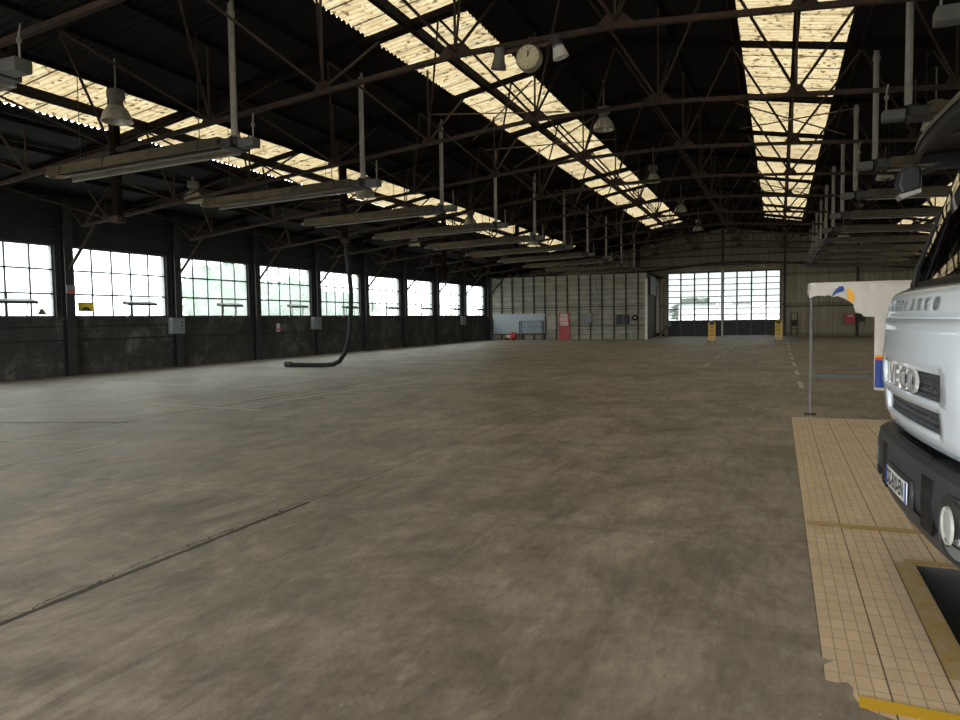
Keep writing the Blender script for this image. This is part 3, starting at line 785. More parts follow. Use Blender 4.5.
MB().prism([(-8.66, PYF + 1.5), (-8.56, PYF + 1.5), (-8.98, Y1 - 1.2), (-9.08, Y1 - 1.2)], 'z', 3.2, 4.6).build('hanging_curtain', M['doorpanel'])  # dark sheet standing in for the dark opening in the side wall
tag(bpy.context.scene.objects['hanging_curtain'], 'dark hanging flap high in the gap right of the partition', 'curtain')
tag(MB().path([(-14.05 + 1.9, PYF - 0.16, 1.9), (-12.15, PYF - 0.16, 4.5)], 0.06, 8).build('wall_duct', M['flue']), 'thin grey vertical pipe on the partition above the small blue grey cabinet', 'pipe')

def panel(name, x0, x1, z0, z1, mat, lab, cat, d=0.06, y=PYF - 0.1):
    return tag(MB().box(x0, x1, y - d, y, z0, z1).build(name, M[mat], bevel=0.01), lab, cat)
r = empty('pinboard', (-18.1, PYF - 0.2, 0.46), 'long blue grey board leaning low on the partition behind the metal shelf', 'board')
MB().box(-20.15, -16.03, PYF - 0.20, PYF - 0.12, 0.46, 1.95).build('board_face', M['board'], r)
MB().box(-20.18, -16.0, PYF - 0.22, PYF - 0.12, 0.4, 0.46).build('lower_edge', M['batten'], r)
panel('wall_panel', -15.85, -15.2, 0.75, 1.75, 'palepanel', 'small pale beige panel on the partition left of the red poster panel', 'panel')
panel('wall_cabinet', -13.2, -12.45, 1.25, 1.92, 'bluegrey', 'small blue grey cabinet on the partition right of the red panel', 'cabinet', 0.25)
r = empty('control_cabinet', (-10.2, PYF - 0.3, 1.05), 'dark cabinet on the right half of the partition', 'cabinet')
MB().box(-10.65, -9.78, PYF - 0.4, PYF - 0.101, 1.08, 1.78).build('casing', M['doorpanel'], r, bevel=0.02)
MB().box(-10.2, -10.17, PYF - 0.42, PYF - 0.4, 1.1, 1.76).build('door_gap', M['bluegrey'], r)
r = empty('poster_board', (-14.5, PYF - 0.2, 0), 'red panel standing at the partition with pale torn print on its upper half', 'panel')
MB().box(-14.95, -14.15, PYF - 0.2, PYF - 0.12, 0.0, 1.98).build('red_board', M['redpanel'], r)
b = MB()
for i in range(9):
    z = 1.05 + i * 0.1; o = random.uniform(0, 0.15)
    b.box(-14.9 + o, -14.2 - random.uniform(0, 0.15), PYF - 0.215, PYF - 0.2, z, z + 0.065)
b.build('torn_print', M['pinkwhite'], r)
# metal shelf
r = empty('metal_shelf', (-16.9, 51.3, 0), 'dark open metal shelf unit standing in front of the blue grey board', 'shelf')
b = MB()
for x in (-17.85, -16.1):
    for y in (50.9, 51.3): b.box(x - 0.025, x + 0.025, y - 0.025, y + 0.025, 0, 1.42)
b.build('upright', M['blackmetal'], r)
for z in (0.48, 0.95, 1.38):
    MB().box(-17.87, -16.08, 50.88, 51.32, z, z + 0.04).build('shelf_board', M['bluegrey'], r)
# red and white machine
r = empty('red_machine', (-18.6, 51.2, 0), 'low red and white machine on the floor left of the metal shelf', 'machine')
MB().prism([(-19.1, 0.08), (-18.2, 0.08), (-18.2, 0.5), (-18.45, 0.58), (-18.9, 0.35), (-19.1, 0.3)], 'y', 51.0, 51.33).build('body', M['red'], r, bevel=0.03)
MB().box(-18.95, -18.6, 50.97, 51.0, 0.18, 0.38).build('front_plate', M['white_plastic'], r)
for x in (-18.95, -18.35): MB().lathe([(0, 50.95), (0.09, 50.95), (0.09, 51.02), (0, 51.02)], (x, 0, 0.09), 12, 'y').build('wheel', M['black'], r)
# dark coat-like hanging thing and leaning bar
r = MB().prism([(-20.30, 0.62), (-20.12, 0.55), (-20.12, 1.5), (-20.2, 1.62), (-20.28, 1.3), (-20.42, 1.05)], 'y', PYF - 0.36, PYF - 0.24).build('hanging_overall', M['doorpanel'], bevel=0.02)
tag(r, 'dark overall hanging on the partition at the left end of the blue grey board', 'clothing')
r = MB().bar((XL + 0.55, 47.9, 0.0), (XL + 0.1, 48.3, 1.5), 0.1, 0.1).build('leaning_plank', M['batten'])
tag(r, 'dark plank leaning on the left wall just before the partition', 'plank')
def extinguisher(x, y, lab, mat='red', s=1.0, z=0.0):
    r = empty('fire_extinguisher', (x, y, z), lab, 'fire extinguisher')
    MB().lathe([(0, 0), (0.08 * s, 0), (0.085 * s, 0.05), (0.085 * s, 0.45 * s), (0.05 * s, 0.54 * s), (0.02, 0.56 * s), (0.0, 0.56 * s)], (x, y, z), 14).build('cylinder', M[mat], r, smooth=40)
    MB().bar((x - 0.06, y, z + 0.6 * s), (x + 0.05, y, z + 0.58 * s), 0.03).build('valve_handle', M['blackmetal'], r)
    MB().path([(x + 0.03, y, z + 0.57 * s), (x + 0.12, y, z + 0.5 * s), (x + 0.11, y, z + 0.2 * s)], 0.013, 6).build('discharge_hose', M['black'], r)
extinguisher(-9.55, PYF - 0.35, 'pale fire extinguisher standing on the floor at the right end of the partition', 'palepanel', 1.0)
r = empty('hose_reel', (-9.25, PYF - 0.2, 1.3), 'small reddish hose reel on the partition beside the dark cabinet', 'hose reel')
MB().lathe([(0.0, PYF - 0.28), (0.22, PYF - 0.28), (0.22, PYF - 0.14), (0, PYF - 0.14)], (-9.35, 0, 1.55), 18, 'y').build('reel_disc', M['rust'], r)
MB().lathe([(0.0, PYF - 0.31), (0.06, PYF - 0.31), (0.06, PYF - 0.28)], (-9.35, 0, 1.55), 10, 'y').build('hub', M['pinkwhite'], r)

# stack of scrap at left of glazed door, ladder frame right, red box
r = empty('hand_truck', (-8.4, 59.0, 0), 'small dark hand truck at the left foot of the glazed far doors', 'hand truck')
for y in (59.1, 59.45): MB().path([(-9.1, y, 0.1), (-8.6, y, 0.4), (-7.9, y, 1.15)], 0.03, 6).build('side_rail', M['blackmetal'], r)
MB().bar((-8.7, 59.1, 0.36), (-8.7, 59.45, 0.36), 0.05).build('cross_bar', M['blackmetal'], r)
for x, z, w in ((-8.95, 0.16, 0.14), (-8.5, 0.12, 0.12)):
    MB().lathe([(0, 59.02), (w, 59.02), (w, 59.1), (0, 59.1)], (x, 0, z), 14, 'y').build('wheel', M['black'], r)
MB().lathe([(0.06, 59.02), (0.16, 59.02), (0.16, 59.08), (0.06, 59.08)], (-8.05, 0, 0.95), 16, 'y').build('round_part', M['flue'], r)
r = empty('wall_frame', (1.1, 59.7, 0), 'dark open metal frame against the corrugated wall right of the far doors', 'frame')
for x in (0.9, 1.35): MB().box(x - 0.03, x + 0.03, 59.66, 59.72, 0, 1.75).build('upright', M['rust'], r)
for z in (0.5, 1.05, 1.7): MB().box(0.9, 1.35, 59.66, 59.72, z, z + 0.05).build('rung', M['rust'], r)
MB().box(0.95, 1.3, 59.6, 59.66, 0.75, 1.2).build('box', M['batten'], r)
r = empty('fire_hose_cabinet', (4.9, 59.7, 1.0), 'red box on the far wall seen under the torn white banner', 'fire box')
MB().box(4.55, 5.25, 59.5, 59.79, 0.85, 1.6).build('casing', M['red'], r, bevel=0.02)
MB().box(4.7, 5.1, 59.48, 59.5, 1.42, 1.52).build('front_label', M['pinkwhite'], r)
MB().box(5.3, 5.9, 59.55, 59.79, 1.05, 1.65).build('side_box', M['doorpanel'], r)

# ------------------------------------------------------------------ yellow folding barriers
def barrier(x, y):
    r = empty('folding_barrier', (x, y, 0))
    for dx in (-0.17, 0.17):
        MB().box(x + dx - 0.035, x + dx + 0.035, y - 0.04, y + 0.04, 0.1, 1.18).build('upright', M['yellow'], r, bevel=0.01)
    b = MB()
    for i in range(3):
        xx = x - 0.09 + i * 0.09
        b.box(xx - 0.03, xx + 0.03, y - 0.03, y + 0.03, 0.22, 1.1)
    b.build('folded_lattice', M['yellow'], r)
    b = MB()
    for z in (0.4, 0.65, 0.9, 1.05): b.box(x - 0.13, x + 0.13, y - 0.045, y - 0.03, z, z + 0.03)
    b.build('lattice_pins', M['blackmetal'], r)
    MB().box(x - 0.1, x - 0.03, y - 0.05, y - 0.03, 1.06, 1.14).build('handle', M['blackmetal'], r)
    MB().path([(x - 0.17, y, 1.18), (x - 0.1, y, 1.26), (x + 0.1, y, 1.26), (x + 0.17, y, 1.18)], 0.02, 6).build('top_handle', M['yellow'], r)
    MB().box(x - 0.2, x + 0.2, y - 0.22, y + 0.22, 0.08, 0.12).build('foot_plate', M['yellow'], r)
    for dx in (-0.17, 0.17):
        for dy in (-0.2, 0.2):
            MB().lathe([(0, -0.02), (0.05, -0.02), (0.05, 0.02), (0, 0.02)], (x + dx, y + dy, 0.05), 12, 'x').build('wheel', M['black'], r)
    return r
b0 = barrier(-3.74, 46.2); tag(b0, 'yellow folding barrier on wheels standing left, in front of the pale door post', 'barrier', 'yellow wheeled barriers before the far doors')
b1 = copy_tree(b0); b1.location = (0.04, 47.9, 0); tag(b1, 'yellow folding barrier on wheels standing right, before the edge of the far doors', 'barrier', 'yellow wheeled barriers before the far doors')

# ------------------------------------------------------------------ radiant heaters
def make_heater(s, X, Y):
    """s=-1 the hood runs towards the left wall"""
    r = empty('radiant_tube_heater', (X, Y, 5.0))
    MB().path([(X, Y, 5.02), (X, Y, roof(X) - 0.06)], 0.058, 12).build('flue_pipe', M['flue'], r, smooth=50)
    MB().lathe([(0.075, -0.05), (0.075, 0.05)], (X, Y, 7.2), 12).build('pipe_collar', M['flue'], r)
    # burner casing beyond the pipe
    a, c = X - s * 0.02, X - s * 0.36
    x0, x1 = min(a, c), max(a, c)
    MB().box(x0, x1, Y + 0.03, Y + 0.28, 4.82, 4.99).build('burner_box', M['burner'], r, bevel=0.02)
    MB().lathe([(0, 0), (0.1, 0), (0.1, 0.14), (0.06, 0.18), (0, 0.18)], (X + s * 0.1, Y + 0.1, 4.88), 12).build('fan_housing', M['blackmetal'], r, smooth=40)
    MB().box(min(X + s * .05, X + s * .3), max(X + s * .05, X + s * .3), Y - 0.08, Y + 0.42, 4.82, 4.98).build('manifold', M['blackmetal'], r)
    MB().path([(X - s * 0.3, Y + 0.15, 4.98), (X - s * 0.3, Y + 0.15, 5.3), (X - s * 0.27, Y + 0.2, 5.45)], 0.014, 6).build('gas_hose', M['flue'], r)
    MB().lathe([(0, -0.04), (0.035, -0.03), (0.035, 0.03), (0, 0.04)], (X - s * 0.3, Y + 0.15, 5.22), 8).build('gas_valve', M['lamp_metal'], r)
    # hood: sloping sheet trough open below
    xa, xb = X + s * 0.3, X + s * 4.85
    za, zb = 5.0, 4.86
    prof = [(-0.16, -0.17), (-0.10, 0.02), (0.42, 0.02), (0.50, -0.17)]
    b = MB(); rows = []
    for (x, z) in ((xa, za), (xb, zb)): rows.append([(x, Y + p, z + q) for p, q in prof])
    b.grid(rows)
    b.build('reflector_hood', M['hood'], r, solid=0.012)
    for (dy) in (0.0, 0.33):
        MB().path([(xa, Y + dy, za - 0.1), (xb + s * 0.1, Y + dy, zb - 0.1)], 0.042, 8).build('emitter_tube', M['hood_in'], r, smooth=50)
    MB().path([(xb + s * 0.08, Y, zb - 0.1), (xb + s * 0.2, Y + 0.05, zb - 0.1), (xb + s * 0.24, Y + 0.165, zb - 0.1), (xb + s * 0.2, Y + 0.28, zb - 0.1), (xb + s * 0.08, Y + 0.33, zb - 0.1)], 0.042, 8).build('return_bend', M['hood_in'], r, smooth=50)
    MB().bar((xa, Y + 0.50, za - 0.175), (xb, Y + 0.50, zb - 0.175), 0.03, 0.03).build('bright_edge_trim', M['flue'], r)  # paler bar laid along the hood's rear lower edge
    for i in range(4):
        x = xa + (xb - xa) * (0.1 + 0.27 * i); z = za + (zb - za) * (0.1 + 0.27 * i)
        MB().bar((x, Y - 0.15, z - 0.16), (x, Y - 0.105, z + 0.03), 0.03, 0.012).bar((x, Y - 0.105, z + 0.035), (x, Y + 0.43, z + 0.035), 0.03, 0.012).build('hood_strap', M['blackmetal'], r)
    for i in (0.15, 0.85):
        x = xa + (xb - xa) * i; z = za + (zb - za) * i
        MB().bar((x, Y + 0.16, z + 0.02), (x, Y + 0.16, roof(x) - 0.08), 0.012).build('hanger_chain', M['blackmetal'], r)
    return r
LN = ORD + ['last']
proto = None
for i, k in enumerate(range(-2, 9)):
    y = T(k) - 0.87
    if proto is None: proto = h_ = make_heater(-1, -9.25, y)
    else: h_ = copy_tree(proto); h_.location.y = y
    tag(h_, 'hooded tube heater with upright flue in the left row, %s from the camera' % LN[i], 'heater', 'tube heaters hung along the left half of the roof')
proto = None
for i, k in enumerate(range(-3, 9)):
    y = T(k) + 2.3
    if y > 55: continue
    if proto is None: proto = h_ = make_heater(1, 1.95, y)
    else: h_ = copy_tree(proto); h_.location.y = y
    tag(h_, 'hooded tube heater with upright flue in the right row, %s from the camera' % LN[i], 'heater', 'tube heaters hung along the right half of the roof')

# ------------------------------------------------------------------ high bay lamps
def make_lamp(x, y, z):
    r = empty('high_bay_lamp', (x, y, z))
    MB().path([(x, y, z + 0.30), (x, y, z + 1.1)], 0.016, 6).build('pendant_rod', M['flue'], r)
    MB().lathe([(0, 0.12), (0.05, 0.1), (0.05, 0.0), (0, -0.02)], (x, y, z + 1.1), 8).build('ceiling_hook', M['lamp_metal'], r)
    MB().lathe([(0.0, 0.34), (0.17, 0.33), (0.18, 0.18), (0.12, 0.12), (0.13, 0.06), (0.16, 0.0)], (x, y, z), 20).build('housing', M['lamp_metal'], r, smooth=35)
    MB().lathe([(0.16, 0.0), (0.22, -0.07), (0.27, -0.17), (0.295, -0.27), (0.31, -0.30), (0.285, -0.30), (0.26, -0.19), (0.2, -0.08), (0.14, -0.01), (0.0, 0.0)], (x, y, z), 24).build('reflector_shade', M['lamp_glass'], r, smooth=40)
    MB().lathe([(0.0, -0.01), (0.06, -0.03), (0.075, -0.1), (0.05, -0.17), (0.0, -0.19)], (x, y, z), 12).build('bulb', M['lamp_in'], r, smooth=50)
    return r
lp = make_lamp(-4.65, 20.7, 7.25)
specs = [(-4.65, 20.7 + 8.8 * i, 7.25, 'centre', i) for i in range(5)] + \
        [(3.36, 19.9 + 8.6 * i, (6.2, 6.5, 6.25, 6.25, 6.2)[i], 'right', i) for i in range(5)] + \
        [(-12.5, 11.0, 6.02, 'left', 0), (-12.5, 20.6, 5.95, 'left', 1), (-12.5, 29.3, 6.0, 'left', 2), (-12.5, 38.1, 6.0, 'left', 3),
         (-16.7, 17.4, 5.62, 'wall', 0), (-16.8, 32.2, 5.6, 'wall', 1)]
rown = {'centre': 'bell shaped high bay lamp in the middle row between the skylights, %s from the camera',
        'right': 'bell shaped high bay lamp in the right row under the heaters, %s from the camera',
        'left': 'bell shaped high bay lamp in the row under the left skylight, %s from the camera',
        'wall': 'bell shaped high bay lamp closest to the left wall, %s from the camera'}
for i, (x, y, z, row, j) in enumerate(specs):
    o = lp if i == 0 else copy_tree(lp)
    o.location = (x, y, z)
    if i and row != 'centre':
        for ch in o.children:
            if ch.name.startswith('pendant_rod') and row == 'wall': ch.scale.z = 0.35
            if ch.name.startswith('ceiling_hook') and row == 'wall': ch.location.z = -0.72
            pass
    tag(o, rown[row] % ORD[j], 'lamp', 'high bay lamps, %s row' % row)

# ------------------------------------------------------------------ clock and its two neighbours on the first visible truss
TY = T(-1)
r = empty('wall_clock', (-3.83, TY - 0.05, 5.88), 'round cream clock hanging under the rusty truss near the middle skylight', 'clock')
MB().lathe([(0, -0.06), (0.20, -0.06), (0.215, -0.04), (0.215, 0.08), (0.19, 0.1), (0, 0.1)], (-3.83, TY - 0.05, 5.88), 36, 'y').build('clock_case', M['clock_rim'], r, smooth=40)
MB().lathe([(0, -0.064), (0.188, -0.064), (0.188, -0.058)], (-3.83, TY - 0.05, 5.88), 36, 'y').build('dial', M['clock_face'], r)
b = MB()
for i in range(12):
    a = 2 * PI * i / 12
    p = lambda q: (-3.83 + math.sin(a) * q, TY - 0.05 - 0.067, 5.88 + math.cos(a) * q)
    b.bar(p(0.15), p(0.172), 0.010, 0.004, up=(0, 1, 0))
b.build('hour_marks', M['plate_ink'], r)
for nm, a, l, w in (('hour_hand', math.radians(2), 0.10, 0.016), ('minute_hand', math.radians(20), 0.15, 0.010)):
    MB().bar((-3.83, TY - 0.12, 5.88), (-3.83 + math.sin(a) * l, TY - 0.12, 5.88 + math.cos(a) * l), w, 0.004, up=(0, 1, 0)).build(nm, M['plate_ink'], r)
MB().bar((-3.83, TY, 6.08), (-3.83, TY, 6.24), 0.04).build('hanger', M['rust'], r)
tag(MB().prism([(-4.55, 6.14), (-4.45, 6.08), (-3.6, 6.12), (-3.5, 6.2), (-3.6, 6.23), (-4.45, 6.2)], 'y', TY + 0.13, TY + 0.2).build('mounting_plank', M['rust_light']),
    'weathered plank fixed under the truss chord above the clock', 'plank')
def spot(x, z, tilt, lab, mat):
    r = empty('hanging_loudspeaker', (x, TY + 0.02, z), lab, 'loudspeaker')
    for ch in (MB().lathe([(0, 0.17), (0.085, 0.17), (0.09, 0.02), (0.10, 0.0)], (x, TY + .02, z), 18).build('top_cap', M['blackmetal' if mat == 'white_plastic' else 'lamp_metal'], r, smooth=40),
               MB().lathe([(0.085, 0.05), (0.10, -0.03), (0.135, -0.17), (0.125, -0.17), (0.09, -0.04), (0, 0.0)], (x, TY + .02, z), 20).build('flared_horn', M[mat], r, smooth=40)):
        ch.rotation_euler = (0.15, tilt, 0)
    MB().bar((x, TY + .02, z + 0.14), (x, TY + 0.02, chord(x) - 0.03), 0.025).build('hanger', M['rust'], r)
    return r
spot(-3.35, 6.0, -0.25, 'white horn shaped loudspeaker hanging to the right of the clock', 'white_plastic')
spot(-4.38, 5.97, 0.15, 'dark horn shaped loudspeaker hanging to the left of the clock', 'lamp_metal')

# ------------------------------------------------------------------ exhaust hose and drop ducts
for i, (x, y, z0, lab) in enumerate(((-13.27, 11.6, 3.82, 'dark square duct hanging from the roof nearest the left wall windows'),
                                     (-13.2, 20.4, 4.2, 'dark square duct hanging from the roof that the black hose comes from'),
                                     (-13.8, 29.3, 3.24, 'dark square duct hanging from the roof beyond the black hose'),
                                     (-13.44, 38.0, 3.91, 'dark square duct hanging from the roof, farthest of the four'))):
    r = empty('drop_duct', (x, y, z0), lab, 'duct', 'dark ducts hanging from the left half of the roof')
    MB().box(x - 0.08, x + 0.08, y - 0.08, y + 0.08, z0, roof(x) - 0.12).build('duct_shaft', M['steel_roof'], r)
    MB().box(x - 0.11, x + 0.11, y - 0.11, y + 0.11, z0 - 0.02, z0 + 0.12).build('end_fitting', M['rust'], r)
hp = [(-13.43, 20.6, 5.5), (-13.38, 20.62, 4.64), (-13.30, 20.7, 3.6), (-13.26, 20.78, 2.64), (-13.3, 20.8, 1.9), (-13.36, 20.8, 1.29), (-13.45, 20.8, 0.85), (-13.6, 20.82, 0.5), (-13.82, 20.85, 0.24), (-14.1, 20.88, 0.12), (-14.5, 20.9, 0.09), (-15.1, 20.92, 0.085), (-15.75, 20.95, 0.085), (-15.95, 20.95, 0.085)]
fine = []
for a, c in zip(hp[:-1], hp[1:]):
    n_ = max(2, int((Vector(c) - Vector(a)).length / 0.06))
    for i in range(n_): fine.append(tuple(Vector(a).lerp(Vector(c), i / n_)))
fine.append(hp[-1])
rad = [0.074 + (0.008 if i % 2 else 0) for i in range(len(fine))]
r = empty('exhaust_hose', (-14.2, 20.8, 0), 'black ribbed exhaust hose hanging from the roof and lying on the floor', 'hose')
MB().path(fine, rad, 12).build('ribbed_hose', M['black'], r, smooth=60)
MB().lathe([(0.0, 0.03), (0.09, 0.03), (0.10, 0.0), (0.10, -0.22), (0.085, -0.22), (0.085, 0.0)], (-15.93, 20.95, 0.1), 16, 'x').build('nozzle', M['blackmetal'], r, smooth=40)

# ------------------------------------------------------------------ banner stand
BY = 12.58
r = empty('banner_stand', (1.3, BY, 0), 'white torn advertising banner on a thin metal frame behind the truck', 'banner stand')
MB().box(0.465, 0.5, BY, BY + 0.035, 0.0, 2.08).build('post', M['burner'], r)
MB().box(0.40, 0.57, BY - 0.06, BY + 0.1, 0, 0.02).build('foot', M['rust'], r)
MB().box(2.9, 2.94, BY, BY + 0.04, 0.0, 2.08).build('post', M['flue'], r)
MB().box(2.83, 3.0, BY - 0.06, BY + 0.1, 0, 0.02).build('foot', M['rust'], r)
MB().box(0.47, 2.93, BY, BY + 0.04, 2.03, 2.07).build('top_rail', M['flue'], r)
MB().box(0.47, 2.93, BY + 0.01, BY + 0.04, 0.60, 0.65).build('lower_rail', M['mullion'], r)
low = [(0.455, 1.85), (0.56, 1.895), (0.68, 1.89), (0.75, 1.90), (0.79, 1.87), (0.86, 1.88), (0.93, 1.85), (1.01, 1.80), (1.08, 1.75), (1.085, 1.69), (1.11, 1.62), (1.19, 1.60), (1.22, 1.56), (1.37, 1.55), (1.375, 0.42), (2.85, 0.42)]
b = MB()
def lowz(x):
    for (p, q) in zip(low[:-1], low[1:]):
        if p[0] <= x <= q[0] and q[0] > p[0]: return p[1] + (q[1] - p[1]) * (x - p[0]) / (q[0] - p[0])
    return low[-1][1]
xs = sorted(set([p[0] for p in low] + [0.455 + 0.04 * i for i in range(60)])); xs = [x for x in xs if x <= 2.85]
def wav(x, z): return BY - 0.015 - 0.01 * math.sin(x * 9 + z * 2) * (2.1 - z) - 0.006 * math.sin(x * 23)
rows = []
for j in range(13):
    row = []
    for x in xs:
        lz = 0.42 if x > 1.3755 else lowz(x)
        if x == 1.375: lz = 0.42
        z = 2.1 + (lz - 2.1) * j / 12
        row.append((x, wav(x, z), z))
    rows.append(row)
def cut(x0, x1, zt, zb, off):
    pass
b.grid(rows); b.build('banner_fabric', M['fabric'], r, smooth=60, solid=0.004)
b = MB(); b.grid([[(0.455, BY - 0.015, 2.1), (0.44, BY + 0.25, 2.08), (0.45, BY + 0.5, 2.06)], [(0.455, BY - 0.015, 1.86), (0.43, BY + 0.25, 1.93), (0.45, BY + 0.5, 2.0)]])
b.build('side_flap', M['fabric'], r, solid=0.004)
def patch(name, pts, mat, off=0.008):
    # outline laid over the waving cloth
    c = (sum(p[0] for p in pts) / len(pts), sum(p[1] for p in pts) / len(pts))
    b = MB(); n = len(pts)
    ring = lambda s_: [(c[0] + (p[0] - c[0]) * s_, c[1] + (p[1] - c[1]) * s_) for p in pts]
    for s0, s1 in ((1, .66), (.66, .33)):
        A, B = ring(s0), ring(s1)
        for i in range(n):
            j = (i + 1) % n
            b.quad(*[(q[0], wav(*q) - off, q[1]) for q in (A[i], A[j], B[j], B[i])])
    B = ring(.33); b.poly([(q[0], wav(*q) - off, q[1]) for q in B])
    return b.build(name, M[mat], r)
patch('blue_swoosh', [(0.775, 1.875), (0.79, 1.93), (0.83, 1.99), (0.88, 2.03), (0.925, 2.035), (0.945, 2.0), (0.94, 1.955), (0.89, 1.94), (0.84, 1.92)], 'navy')
patch('yellow_swoosh', [(0.985, 2.02), (1.03, 1.985), (1.08, 1.925), (1.095, 1.87), (1.08, 1.80), (1.06, 1.775), (1.015, 1.80), (0.99, 1.86), (1.0, 1.94)], 'orange')
def band(name, mat, z0, z1, slope=0.0):
    b = MB(); X = [1.382 + i * 0.07 for i in range(21)]
    b.grid([[(x, wav(x, z) - 0.008, z + slope * (x - 1.38)) for x in X] for z in [z0 + (z1 - z0) * t / 3 for t in range(4)]])
    b.build(name, M[mat], r)
band('blue_band', 'navy', 0.46, 0.885); band('red_band', 'redprint', 0.885, 0.925, 0.05); band('yellow_band', 'orange', 0.925, 0.96, 0.05)

# ------------------------------------------------------------------ the truck
TC = 4.45
tk = empty('truck', (1.8, TC, 0), 'white cargo truck parked at the right edge facing left with dark grey bumper', 'truck')
HWID = 1.12
def plan(v):
    """how far the front surface lies behind its centre, at lateral v"""
    a = abs(v); d = 0.045 * (a / 0.85) ** 2
    if a > 0.80:
        t = min(1, (a - 0.80) / (HWID - 0.80)); d += 0.30 * (1 - math.sqrt(max(0, 1 - t * t)))
    return d
def prof(z):
    pts = [(0.96, 0.645), (1.0, 0.615), (1.16, 0.60), (1.19, 0.592), (1.35, 0.592), (1.40, 0.60), (1.572, 0.605), (1.59, 0.615), (1.67, 0.628), (1.715, 0.65), (1.76, 0.735), (2.62, 1.02), (2.72, 1.06), (2.84, 1.2)]
    if z <= pts[0][0]: return pts[0][1]
    for (a, b_) in zip(pts[:-1], pts[1:]):
        if a[0] <= z <= b_[0]: return a[1] + (b_[1] - a[1]) * (z - a[0]) / (b_[0] - a[0])
    return pts[-1][1]
def FX(v, z): return prof(z) + plan(v)
VS = [-1.12, -1.117, -1.105, -1.085, -1.055, -1.015, -0.97, -0.92, -0.86, -0.80, -0.72, -0.64, -0.60, -0.56, -0.48, -0.40, -0.3, -0.2, -0.1, 0]
VS = VS + [-v for v in VS[:-1][::-1]]
def surf(vs, zs, hole=None, off=0.0):
    b = MB(); n0 = 0; m = len(vs)
    for z in zs:
        for v in vs: b.v.append((FX(v, z) + off, TC + v, z))
    for i in range(len(zs) - 1):
        for k in range(m - 1):
            mz = (zs[i] + zs[i + 1]) / 2; mv = (vs[k] + vs[k + 1]) / 2
            if hole and hole(mv, mz): continue
            a = i * m + k; b.f.append((a, a + 1, a + m + 1, a + m))
    return b
US = (1.18, 1.315); LS = (1.03, 1.135); UW, LW = 0.64, 0.60
zs = [0.94, 0.97, 1.0, 1.03, 1.08, 1.135, 1.16, 1.18, 1.25, 1.315, 1.36, 1.42, 1.5, 1.567]
surf(VS, zs, lambda v, z: (abs(v) < UW and US[0] < z < US[1]) or (abs(v) < LW and LS[0] < z < LS[1])).build('front_panel', M['truck_white'], tk, smooth=40, solid=0.03)
surf(VS, [1.575, 1.582, 1.61, 1.65, 1.68, 1.70, 1.72, 1.74]).build('service_flap', M['truck_white'], tk, smooth=40, solid=0.03)
surf(VS, [1.562, 1.58], off=0.012).build('panel_gap', M['truck_black'], tk)
def mesh_grille(z0, z1, W, name):
    gvs = [-W + 2 * W * i / 16 for i in range(17)]
    g = surf(gvs, [z0 - .01, (z0 + z1) / 2, z1 + .01], off=0.05)
    gr = g.build(name, M['truck_black'], tk)
    b = MB(); s_ = 0.038
    nv = int(2 * W / s_); nz = int((z1 - z0) / (s_ * 0.866)) + 1
    for j in range(nz):
        for i in range(nv):
            v = -W + (i + 0.5 * (j % 2)) * s_; z = z0 + j * s_ * 0.866
            if v > W: continue
            q = []
            for k in range(3):
                a = math.radians(90 + 120 * k)
                vv, zz = v + math.cos(a) * s_ * 0.55, z + math.sin(a) * s_ * 0.55
                if zz > z1 + .004 or zz < z0 - .004: continue
                b.bar((FX(v, z) + 0.03, TC + v, z), (FX(vv, zz) + 0.03, TC + vv, zz), 0.009, 0.008)
    b.build('grille_mesh', M['truck_dark'], gr)
mesh_grille(US[0], US[1], UW, 'upper_grille'); mesh_grille(LS[0], LS[1], LW, 'lower_grille')
# lettering bent along the front
def letters(s, size, ext, v0, z0, sx, off, name, mat, bold=0.0):
    V, F_ = text_polys(s, size, ext, 'CENTER', bold)
    b = MB()
    for (x, y, z) in V:
        v = v0 - x * sx; zz = z0 + y
        b.v.append((FX(v, zz) - off - z, TC + v, zz))
    b.f = [tuple(f) for f in F_]
    return b.build(name, M[mat], tk)
for i, ch in enumerate('EUROCARGO'):
    letters(ch, 0.086, 0.004, 0.64 - i * 0.14, 1.64, 1.1, 0.006, 'lettering', 'letter', 0.002)
for ch, vv_, sx_ in (('I', 0.30, 1.0), ('V', 0.185, 1.3), ('E', 0.035, 1.35), ('C', -0.115, 1.35), ('O', -0.285, 1.4)):
    letters(ch, 0.16, 0.008, vv_ + 0.05, 1.25, sx_, 0.004, 'badge_letter', 'chrome', 0.005)
